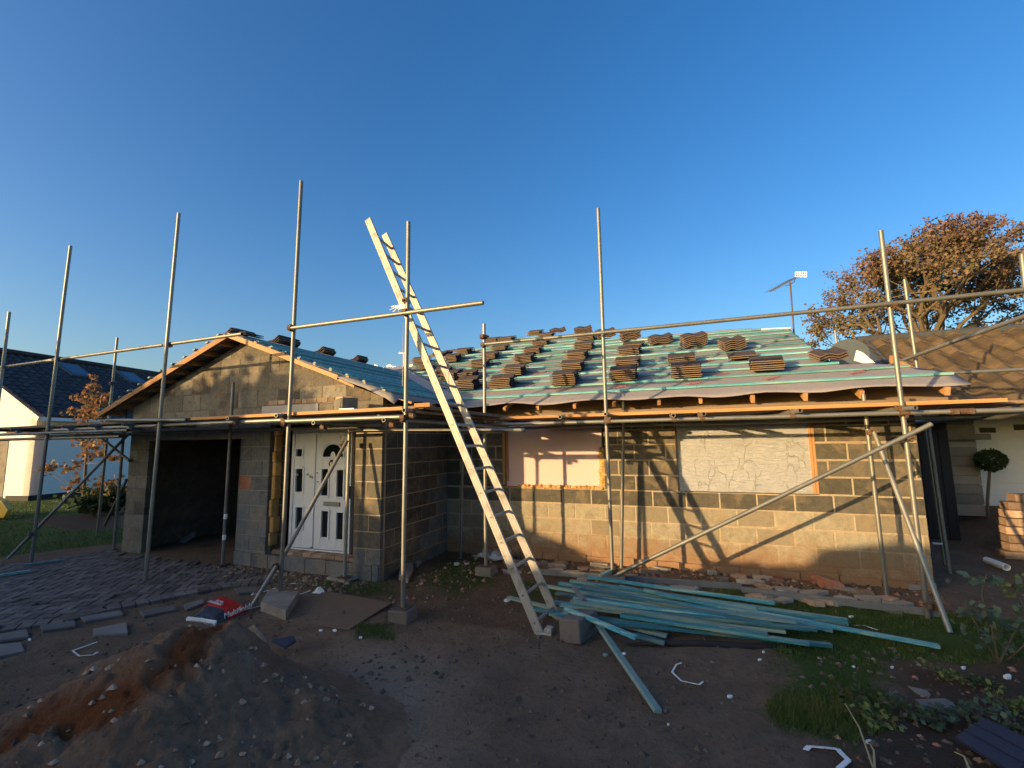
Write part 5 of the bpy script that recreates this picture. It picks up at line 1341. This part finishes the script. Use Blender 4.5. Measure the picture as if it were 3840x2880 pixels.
mb=MB(); T0=at(3580,2762,'z',.05); T1=at(3692,2690,'z',.07); T2=at(3900,2790,'z',.10); T3=at(3810,2900,'z',.08); c=T0.copy()
mb.prism([p-c for p in (T0,T1,T2,T3)],(0,0,-.018)); 
for f_ in (.33,.66): a_=T0.lerp(T1,f_)-c; b_=T3.lerp(T2,f_)-c; mb.bar(a_+Vector((0,0,.003)),b_+Vector((0,0,.003)),.012,.008)
o=mb.build('dark_tile',[M['blue_board']],bevel=.002); o.location=c; tag(o,'dark bluish roofing slab lying in the lower right corner','roofing slab')

# left sapling, small shrub
bs=at(322,1925,'z',0)
Ys=bs.y
def sap(x,y): return at(x,y,'y',Ys)
sapl=empty('sapling',bs); tag(sapl,'young tree with coppery leaves in front of the white neighbouring wall','sapling')
ms=MB(); ml=MB(); trunk=[sap(320,1925),sap(314,1850),sap(322,1740),sap(326,1640),sap(330,1520),sap(345,1420)]
ms.tube([p-bs for p in trunk],[.05,.045,.035,.025,.018,.008],8)
clus=[(330,1660,38),(300,1645,26),(355,1670,26),(350,1450,24),(335,1480,32),(300,1490,24),(375,1505,34),(395,1485,26),(340,1530,46),(270,1540,26),(320,1560,40),(370,1560,30),(190,1748,26),(170,1760,22),(250,1752,22),(290,1740,22),(380,1700,20),(430,1715,18),(285,1800,22),(260,1825,18),(390,1655,22),(330,1700,22),(345,1410,14)]
for (x,y,r_) in clus:
    j=min(range(len(trunk)),key=lambda k:(trunk[k]-sap(x,y+70)).length); p=sap(x,y); ms.tube([trunk[j]-bs,((trunk[j]+p)/2+Vector((0,0,-.06)))-bs,p-bs],[.010,.006,.004],5)
    rr=r_/1741*Ys*1.35
    for _ in range(int(r_*1.6)): leaf(ml,p-bs+Vector((rg.gauss(0,.5),rg.gauss(0,.5),rg.gauss(0,.4)))*rr,.12*rg.uniform(.6,1.2),rg,rg.random(),droop=.6)
a=ms.build('trunk',[M['bark']],smooth=True); a.parent=sapl; a=ml.build('crown',[M['leaf_sapling']]); a.parent=sapl
bs=at(415,1930,'z',0); st_=[([bs,at(410+k*9-20,1870,'y',bs.y),at(400+k*14-28,1795+6*k,'y',bs.y)],10) for k in range(5)]
plant('shrub','small pale leaved shrub right of the sapling','shrub',bs,st_,.16,5,'leaf_sapling',rg,r0=.02,tl=(0,.5))
for (x,y,lb) in ((350,1890,'dark low bush at the foot of the sapling'),(440,1880,'dark low bush between sapling and garage wall')):
    bs=at(x,y+45,'z',0); st_=[([bs,bs+Vector((rg.uniform(-.3,.3),rg.uniform(-.2,.2),.3)),bs+Vector((rg.uniform(-.7,.7),rg.uniform(-.3,.3),rg.uniform(.4,.8)))],14) for _ in range(9)]
    plant('bush',lb,'bush',bs,st_,.13,5,'leaf_green',rg,r0=.012)
# yellow plastic at the left edge
a_=at(-60,1945,'z',0); mb=MB(); P=[at(-60,1930,'y',a_.y),at(12,1945,'y',a_.y),at(30,1915,'y',a_.y),at(8,1880,'y',a_.y),at(-60,1850,'y',a_.y)]; mb.prism([p-a_ for p in P],(-.5,.3,0)); o=mb.build('yellow_tub',[M['yellow']],bevel=.03); o.location=a_; tag(o,'corner of something yellow and plastic at the left photo edge','plastic tub')

# ================================================================= LEFT NEIGHBOUR
nh=empty('neighbour_house',(-21.75,9.2,0)); tag(nh,'white rendered house with dark tiled roof and two roof windows','house')
C0=Vector((-21.75,9.2,0)); U=Vector((-.1879,.9822,0)); Wv=Vector((-.9822,-.1879,0))
def NH(mb,name,m,**k):
    o=mb.build(name,m,**k); o.parent=nh; o.matrix_parent_inverse=Matrix.Translation(C0).inverted(); return o
HW=4.5; EVZ=CH+1.12; NP=.6; OV=.3; LN=13
def hp(u,wv_,z): return C0+U*u+Wv*wv_+Vector((0,0,z))
mb=MB(); apex=EVZ+NP*(HW+OV)-.12
mb.prism([hp(0,0,.0),hp(0,0,EVZ-.05),hp(0,HW,apex-.05),hp(0,2*HW,EVZ-.05),hp(0,2*HW,0)],U*.3)
mb.prism([hp(.0,0,0),hp(LN,0,0),hp(LN,0,EVZ-.05),hp(.0,0,EVZ-.05)],Wv*.3)
mb.prism([hp(LN,0,0),hp(LN,2*HW,0),hp(LN,2*HW,EVZ-.05),hp(LN,HW,apex-.05),hp(LN,0,EVZ-.05)],-U*.3)
NH(mb,'wall',[M['render']])
mb=MB(); mb.prism([hp(-.02,-.02,-.05),hp(LN,-.02,-.05),hp(LN,-.02,.17),hp(-.02,-.02,.17)],Wv*.1); mb.prism([hp(-.021,-.02,-.05),hp(-.021,1.0,-.05),hp(-.021,1.0,.17),hp(-.021,-.02,.17)],U*.1); NH(mb,'plinth',[M['gutterblack']])
mb=MB(); mb.prism([hp(-.015,1.15,0),hp(-.015,3.9,0),hp(-.015,3.9,2.15),hp(-.015,1.15,2.15)],U*.05); o=NH(mb,'garage_door',[M['concrete']])
def wave_roof(name,O,Ud,Vd,Nn,W_,L_,wave,course,amp,m,owner,step=.03,seed=1):
    mb=MB(); nu=int(W_/wave*8); nc=int(L_/course); rg=random.Random(seed); rows=[]
    for c in range(nc+1):
        for e in (0,1):
            v=min(L_,c*course+(0 if e==0 else course*.985)); h=(step if e==0 else 0)
            if c==nc and e: continue
            jit=[rg.uniform(-.006,.006) for _ in range(int(W_/wave)+2)]
            row=[]
            for i in range(nu+1):
                u=W_*i/nu; ph=u/wave*2*math.pi+(math.pi if 0 else 0)
                row.append(O+Ud*u+Vd*v+Nn*(amp*(math.cos(ph)*.5+.5)+h+jit[int(u/wave)]))
            rows.append((row,rg.random()))
    b=0
    for r_,t in rows: mb.v+= [tuple(p) for p in r_]
    n=nu+1
    for k in range(len(rows)-1):
        for i in range(nu): mb.face([k*n+i,k*n+i+1,(k+1)*n+i+1,(k+1)*n+i],0,(rows[k][1]+.37*int(i/8)*1.7)%1)
    o=mb.build(name,[m]); o.parent=owner; o.matrix_parent_inverse=Matrix.Translation(owner.location).inverted(); return o
ang=math.atan(NP); Vr=(Wv*math.cos(ang)+Vector((0,0,math.sin(ang)))); Nr=(-Wv*math.sin(ang)+Vector((0,0,math.cos(ang))))
SLen=(HW+OV)/math.cos(ang)
rf=wave_roof('roof',hp(-.12,-OV,EVZ-.02),U,Vr,Nr,LN+.3,SLen,.30,.33,.07,M['tile_slate'],nh,.03)
Vl=(-Wv*math.cos(ang)+Vector((0,0,math.sin(ang))))
mb=MB(); mb.prism([hp(-.1,2*HW+OV,EVZ),hp(LN,2*HW+OV,EVZ),hp(LN,HW,apex+.12),hp(-.1,HW,apex+.12)],(0,0,-.06)); NH(mb,'roof',[M['tile_slate']])
mb=MB(); mb.tube([hp(-.1,HW,apex+.14),hp(LN+.1,HW,apex+.14)],.11,10); NH(mb,'ridge',[M['tile_slate']],smooth=True)
mb=MB()
for i in range(22):
    v=i/22*SLen; p=hp(-.12,-OV,EVZ-.05)+Vr*v; mb.prism([p,p+Vr*(SLen/22-.02),p+Vr*(SLen/22-.02)-Nr*.14,p-Nr*.14],-U*.03)
NH(mb,'verge',[M['render']])
mb=MB(); mb.prism([hp(-.1,-OV,EVZ-.16),hp(LN,-OV,EVZ-.16),hp(LN,-OV,EVZ-.04),hp(-.1,-OV,EVZ-.04)],Wv*.1); NH(mb,'fascia',[M['white']])
for (x0,y0) in ((275,1394),(492,1422)):
    c=atp(x0,y0,hp(0,-OV,EVZ),Nr); mb=MB(); mb.obox(c+Nr*.07,U*.48,Vr*.62,Nr*.05); fr_=NH(mb,'roof_window',[M['lead']],bevel=.01)
    mb=MB(); mb.obox(c+Nr*.1225,U*.36,Vr*.5,Nr*.006); o=mb.build('pane',[M['skyglass']]); o.parent=fr_

# ================================================================= RIGHT NEIGHBOUR
rh=empty('neighbour_house',(6,12,0)); tag(rh,'neighbouring house with brown tiled roof and white boarded garage front','house')
def RH(mb,name,m,**k):
    o=mb.build(name,m,**k); o.parent=rh; o.matrix_parent_inverse=Matrix.Translation(rh.location).inverted(); return o
RYe=9.6; RYr=12.6
pe=at(3700,1545,'y',RYe); pr=at(3225,1290,'y',RYr); pr2=at(3840,1235,'y',RYr)
a=at(3225,1290,'y',RYr); e=at(3420,1560,'y',RYe); X0r=at(3228,1300,'y',RYr).x
EZr=e.z; RZr=(pr.z+pr2.z)/2
dV=Vector((0,RYr-RYe,RZr-EZr)); Lr=dV.length; dV.normalize(); dN=Vector((0,-dV.z,dV.y))
wave_roof('roof',Vector((X0r,RYe,EZr)),Vector((1,0,0)),dV,dN,9.0,Lr,.33,.345,.075,M['tile_old'],rh,.035,5)
mb=MB(); mb.tube([(X0r-.05,RYr+.02,RZr+.06),(X0r+9,RYr+.02,RZr+.06)],.10,10); RH(mb,'ridge',[M['tile_slate']],smooth=True)
mb=MB(); mb.prism([(X0r,RYr,RZr),(X0r+9,RYr,RZr),(X0r+9,RYr+3,EZr),(X0r,RYr+3,EZr)],(0,0,-.05)); RH(mb,'roof',[M['tile_old']])
mb=MB(); mb.prism([(X0r,RYe+.1,EZr-.1),(X0r,RYr,RZr-.1),(X0r,RYr+3,EZr-.1)],(.2,0,0)); RH(mb,'gable',[M['render']])
Vd=Vector((X0r-.05,RYe,EZr)); 
mb=MB(); 
for (a0,a1,wd_) in ((Vector((X0r-.03,RYe,EZr+.04)),Vector((X0r-.03,RYr,RZr+.05)),.2),): mb.bar(a0,a1,.30,.03,dN)
RH(mb,'lead_verge',[M['lead']])
DYR=12.0; ZG=.44
mb=MB(); x0,x1=at(3640,1800,'y',DYR).x,9.5; zt=at(3750,1560,'y',DYR).z+.25; rg=random.Random(3)
n=9
for k in range(n):
    z0=ZG+(zt-ZG)*k/n; z1=ZG+(zt-ZG)*(k+1)/n; mb.box(x0,x1,DYR,DYR+.05,z0+.006,z1-.002)
mb.box(x0,x1,DYR+.02,DYR+.06,ZG,zt); RH(mb,'garage_door',[M['white']],bevel=.003)
mb=MB()
for (xa,xb,ya,yb) in ((3672,3735,1605,1622),(3800,3870,1592,1612)):
    p,q=at(xa,ya,'y',DYR-.01),at(xb,yb,'y',DYR-.01); mb.box(p.x,q.x,DYR-.012,DYR-.002,q.z,p.z)
RH(mb,'door_window',[M['glass']])
# stone pier with a cap
p0,p1=at(3572,1800,'y',11.2),at(3682,1800,'y',11.2); mb=MB(); rg=random.Random(19); z=ZG-.1; k=0; ztp=at(3600,1575,'y',11.2).z
while z<ztp:
    h=rg.uniform(.15,.24); x=p0.x
    while x<p1.x-.01:
        l_=rg.uniform(.3,.6); e_=min(p1.x,x+l_); e_=p1.x if p1.x-e_<.12 else e_; mb.box(x+.005,e_-.005,11.2+rg.uniform(-.015,.01),11.7,z+.005,z+h-.005,0,rg.random()); x=e_
    z+=h
mb.box(p0.x+.02,p1.x-.02,11.21,11.7,ZG-.1,ztp,0,.1); RH(mb,'stone_pier',[M['stone']],bevel=.006)
mb=MB(); p=at(3572,1634,'y',11.15); q=at(3700,1640,'y',11.15); mb.box(p.x-.35,q.x,11.0,11.8,q.z-.04,p.z+.03); RH(mb,'ledge',[M['concrete']],bevel=.01)
mb=MB(); mb.box(X0r+.3,p0.x+.05,11.7,12.0,0,EZr+.4); RH(mb,'wall',[M['block_dark']])
# white apron seen between the roofs
mb=MB(); P=[at(x,y,'y',9.3) for x,y in ((3203,1352),(3213,1313),(3236,1322),(3295,1372),(3275,1374))]; mb.prism(P,(0,.03,0)); RH(mb,'flashing',[M['white']])
mb=MB(); c=at(3185,1330,'y',10.2); P=[c+Vector((.32*math.cos(t),0,.30*math.sin(t))) for t in [i*math.pi/8 for i in range(16)]]; mb.prism(P,(0,.04,0)); o=rooted(mb,c).build('satellite_dish',[M['lead']]); o.location=c; tag(o,'grey satellite dish seen between the two roofs','dish')
mb=MB(); P=[at(x,y,'y',8.4) for x,y in ((3388,1465),(3405,1466),(3440,1490),(3395,1492))]; mb.prism(P,(0,.03,0)); RH(mb,'flashing',[M['white']])
# topiary
bs=at(3712,1940,'z',ZG*.6); Yt=10.9; bs=at(3700,1900,'y',Yt); c=at(3714,1725,'y',Yt); top_=empty('topiary_bush',(bs.x,Yt,ZG-.1)); tag(top_,'round clipped bush on a thin stem before the white garage door','topiary bush')
b0=Vector((bs.x,Yt,ZG-.1)); ms=MB(); ms.tube([Vector(),Vector((.02,0,.3)),c-b0],[.03,.025,.02],7); a=ms.build('trunk',[M['bark']]); a.parent=top_
ml=MB(); rg=random.Random(8); Rr=.215
for _ in range(2600):
    d=Vector((rg.gauss(0,1),rg.gauss(0,1),rg.gauss(0,1))).normalized(); r_=Rr*(rg.uniform(.75,1.0)+.05*nz(d.x*3,d.y*3,1)); leaf(ml,c-b0+Vector((d.x*r_,d.y*r_,d.z*r_*.92)),.035,rg,rg.random()*(.6))
a=ml.build('crown',[M['leaf_green']]); a.parent=top_
# stack of reclaimed bricks
rg=random.Random(14); BX0=at(3655,2050,'z',0).x; BY=9.35; cnt=0
rows_=8
for r_ in range(rows_):
    z=r_*.118; xs0=BX0+.02*r_+rg.uniform(-.03,.03)+(.06 if r_==rows_-1 else 0); k=0
    x=xs0
    while x<BX0+2.1:
        l_=rg.choice([.22,.25,.25,.3]); mb=MB(); mb.box(-l_/2,l_/2,-.11,.11,0,.108,0,rg.random()); o=mb.build('reclaimed_brick',[M['brick_pale']],bevel=.01)
        o.location=(x+l_/2,BY+rg.uniform(-.02,.03),z); o.rotation_euler=(0,0,R(rg.uniform(-5,5)))
        ordn=['bottom','second','third','fourth','fifth','sixth','seventh','top'][r_]; pos=['left end','second from the left end','third from the left end','fourth from the left end','fifth from the left end','sixth from the left end','seventh from the left end','eighth from the left end','ninth from the left end','tenth from the left end'][min(k,9)]
        tag(o,f'worn buff brick in the {ordn} row of the brick stack, {pos}','brick','bricks stacked by the right hand passage'); x+=l_+.012; k+=1
        if r_==rows_-1 and k==1: x+=.12
p=at(3795,1985,'y',9.3)
mb=MB(); a_=at(3700,2100,'z',.05); b_=at(3775,2128,'z',.05); mb.tube([a_,b_],.045,12,hollow=True); c=a_.copy(); o=rooted(mb,c).build('drain_pipe',[M['white']],smooth=True,auto=40); o.location=c; tag(o,'short pale pipe lying on the ground near the brick stack','pipe')
mb=MB(); a_=at(3497,2037,'y',8.3); b_=at(3535,2040,'y',8.3); mb.tube([a_,b_],.012,8); c=a_.copy(); o=rooted(mb,c).build('pipe',[M['white']]); o.location=c; tag(o,'thin pale pipe low in the dark passage','pipe')
# added dark panel across the passage, stands in for its shade
fa=at(3425,1800,'y',10.6).x; fb=at(3576,1800,'y',10.6).x; fz=at(3560,1612,'y',10.6).z
mb=MB(); mb.box(0,fb-fa,0,.04,0,fz)
for k in range(int((fb-fa)/.14)): mb.box(k*.14+.004,k*.14+.135,-.02,-.0005,.02,fz-.02,0,rg.random())
o=mb.build('passage_shade_panel',[M['black']]); o.location=(fa,10.6,0); tag(o,'added dark boarded panel standing in for the shade of the passage right of the bungalow','shade panel')

# ================================================================= AERIALS
am=at(2975,1245,'y',10.9); at_=at(2963,1058,'y',10.9); aer=empty('tv_aerial',(am.x,10.9,am.z-.8)); tag(aer,'television aerial on a thin pole above the right end of the ridge','aerial')
def AE(mb,name,m):
    o=mb.build(name,[M[m]]); o.parent=aer; o.matrix_parent_inverse=Matrix.Translation(aer.location).inverted(); return o
mb=MB(); mb.tube([Vector((am.x,10.9,am.z-.8)),Vector((at_.x,10.9,at_.z))],.016,8); AE(mb,'mast','rust')
p=at(2887,1093,'y',10.5); q=at(2983,1040,'y',11.2); mb=MB(); mb.tube([p,q],.010,6); AE(mb,'boom','galv_dark')
mb=MB()
for k in range(15):
    c=p.lerp(q,k/15); mb.tube([c+Vector((-.1,.02,-.005)),c+Vector((.1,-.02,.005))],.004,5)
AE(mb,'element','galv_dark')
mb=MB(); a_,b_,c_,d_=[at(x,y,'y',11.2) for x,y in ((2983,1038),(3025,1039),(3025,1020),(2984,1020))]
for s_,t_ in ((a_,b_),(d_,c_),(a_,d_),(b_,c_),((a_+d_)/2,(b_+c_)/2)): mb.tube([s_,t_],.010,6)
for k in range(5): mb.tube([a_.lerp(b_,k/5),d_.lerp(c_,k/5)],.005,5)
AE(mb,'reflector','white')
mb=MB(); mb.tube([at(2945,1072,'y',10.85),Vector((at_.x,10.9,at_.z-.05)),at(2980,1056,'y',11.0),at(2982,1042,'y',11.1)],.007,6); AE(mb,'bracket','galv_dark')
a_=at(1514,1322,'y',14); b_=at(1514,1400,'y',14); ae2=MB(); ae2.tube([b_-Vector((0,0,1)),a_],.015,6); ae2.tube([at(1495,1325,'y',14),at(1530,1323,'y',14)],.02,6); ae2.tube([at(1500,1328,'y',14),at(1500,1320,'y',14)],.02,6); o=rooted(ae2,b_).build('distant_aerial',[M['white']]); o.location=b_; tag(o,'small pale aerial beyond the left slope of the main roof','aerial')

# ================================================================= BIG TREE
def big_tree(base,ctr,rad,label,nlimb,leaves,seed,lsize,lm='leaf_autumn',dep=5,name='tree',r0=.42,sig=.045):
    rg=random.Random(seed); e=empty(name,base); tag(e,label,'tree'); base=Vector(base); c=Vector(ctr)-base; ms=MB(); ml=MB(); tips=[]
    def inell(p):
        q=p-c; return (q.x/rad[0])**2+(q.y/rad[1])**2+(q.z/rad[2])**2
    def grow(p,d,L,r_,k):
        n=3; pts=[p]; dd=d.copy()
        for i in range(n):
            dd=(dd+Vector((rg.gauss(0,.17),rg.gauss(0,.17),rg.gauss(.05,.12)))).normalized(); q=pts[-1]+dd*L/n
            if inell(q)>1.08 and k<dep-1: dd=(dd*.5+(c-q).normalized()*.5).normalized()
            pts.append(q)
        ms.tube(pts,[r_*(1-.35*i/n) for i in range(n+1)],6 if k<3 else 4,0,.5,cap=False)
        if k>=2: tips.extend([(pts[1],k),(pts[2],k),(pts[3],k)])
        if k>=dep or inell(pts[-1])>1.15: return
        for _ in range(rg.choice([2,3,3]) if k<dep-1 else 3):
            a=rg.uniform(.35,.85); ax=Vector((rg.gauss(0,1),rg.gauss(0,1),rg.gauss(0,1))); ax=(ax-dd*ax.dot(dd)).normalized()
            nd_=(dd*math.cos(a)+ax*math.sin(a)); nd_.z*=.85; nd_.normalize(); grow(pts[-1],nd_,L*rg.uniform(.62,.85),r_*rg.uniform(.5,.68),k+1)
    fork=Vector((0,0,c.z-rad[2]*.78)); ms.tube([Vector((0,0,-.3)),fork*.5+Vector((.05,0,0)),fork],[r0*1.2,r0,r0*.9],10)
    for i in range(nlimb):
        t=2*math.pi*i/nlimb+rg.uniform(-.3,.3); el=rg.uniform(.25,1.25); d=Vector((math.cos(t)*math.cos(el),math.sin(t)*math.cos(el),math.sin(el))); grow(fork-Vector((0,0,rg.uniform(0,.5))),d,rad[0]*.42,r0*.5,1)
    for i in range(leaves):
        p,k=tips[rg.randrange(len(tips))]; q=p+Vector((rg.gauss(0,1),rg.gauss(0,1),rg.gauss(0,.7)))*rad[0]*sig
        v=inell(q)
        if v>1.3: continue
        hz=(q.z-c.z)/rad[2]; t=min(1,max(0,.38+.38*hz+.25*max(0,v-.5)+rg.gauss(0,.22)+.25*nz(q.x,q.z,.6,3)))
        leaf(ml,q,lsize*rg.uniform(.6,1.3),rg,t)
    a=ms.build('trunk',[M['bark']]); a.parent=e; b=ml.build('crown',[M[lm]]); b.parent=e; return e
TY=26.0; tb=at(3480,1270,'y',TY); tc=at(3470,1105,'y',TY)
rr_=(at(3930,1080,'y',TY)-at(2990,1080,'y',TY)).length/2
big_tree((tb.x,TY,0),(tc.x-.1,TY,tc.z-.2),(rr_,rr_*.85,rr_*.68),'large spreading tree with russet and olive autumn leaves behind the brown tiled roof',13,30000,5,.13,dep=6,sig=.026,r0=.26)
p=at(3790,1262,'y',30); big_tree((p.x+1,30,0),(p.x+1,30,p.z-1.6),(3,2.5,2.2),'distant low brown hedge tree beyond the brown tiled roof',7,7000,9,.28,dep=3,r0=.2)

# ================================================================= WHAT CASTS THE SHADE (unseen hedge, added and shaped for its shadow, and trees)
prof=[(-24,.0),(-20,.6),(-13.5,1.9),(-11,2.6),(-10.2,2.1),(-9.6,1.78),(-8.72,1.74),(-8.52,.62),(-8.15,.5),(-7.26,.2),(-7.0,.05),(-6.2,-.12),(-5.3,-.02),(-5.0,.13),(-4.5,.12),(-4.05,.15),(-3.95,.34),(-3.5,.42),(-3.0,.5),(-2.5,.45),(-1,.55),(2,.7),(6,.8)]
HY=-4.0
def Hh(u):
    for (a0,h0),(a1,h1) in zip(prof,prof[1:]):
        if a0<=u<=a1: return h0+(h1-h0)*(u-a0)/(a1-a0)
    return .7
slope=SUN_TO.z/abs(SUN_TO.y)
he=empty('hedge',(-9,HY,0)); tag(he,'unseen hedge added behind the camera, shaped to shade the foreground and door','hedge')
mb=MB(); ml=MB(); rg=random.Random(61); n=140; P=[]; 
for i in range(n+1):
    u=-24+30*i/n; X=u+.745*HY; P.append((X,Hh(u)+slope*(WY-HY)+.03*nz(u,0,6,3)))
for i in range(n):
    (xa,ha),(xb,hb)=P[i],P[i+1]; mb.prism([(xa+9,-.12,0),(xb+9,-.12,0),(xb+9,-.12,hb),(xa+9,-.12,ha)],(0,.24,0))
    for _ in range(75):
        t=rg.random(); h=ha+(hb-ha)*t; leaf(ml,Vector((xa+9+(xb-xa)*t,rg.uniform(-.3,.3),h*rg.random()**.5)),.09,rg,rg.random())
a=mb.build('shade_core',[M['leaf_green']]); a.parent=he; a=ml.build('foliage',[M['leaf_green']]); a.parent=he
big_tree((-16.1,-4.6,0),(-16.1,-4.6,4.3),(2.9,1.6,1.25),'leafy tree standing in the hedge, its shade dappling the gable',7,2600,77,.22,'leaf_green',dep=4,r0=.12)
big_tree((-18.6,-5.6,0),(-18.6,-5.6,4.6),(2.4,1.6,1.5),'second leafy tree further along the hedge',6,2200,78,.24,'leaf_green',dep=4,r0=.12)
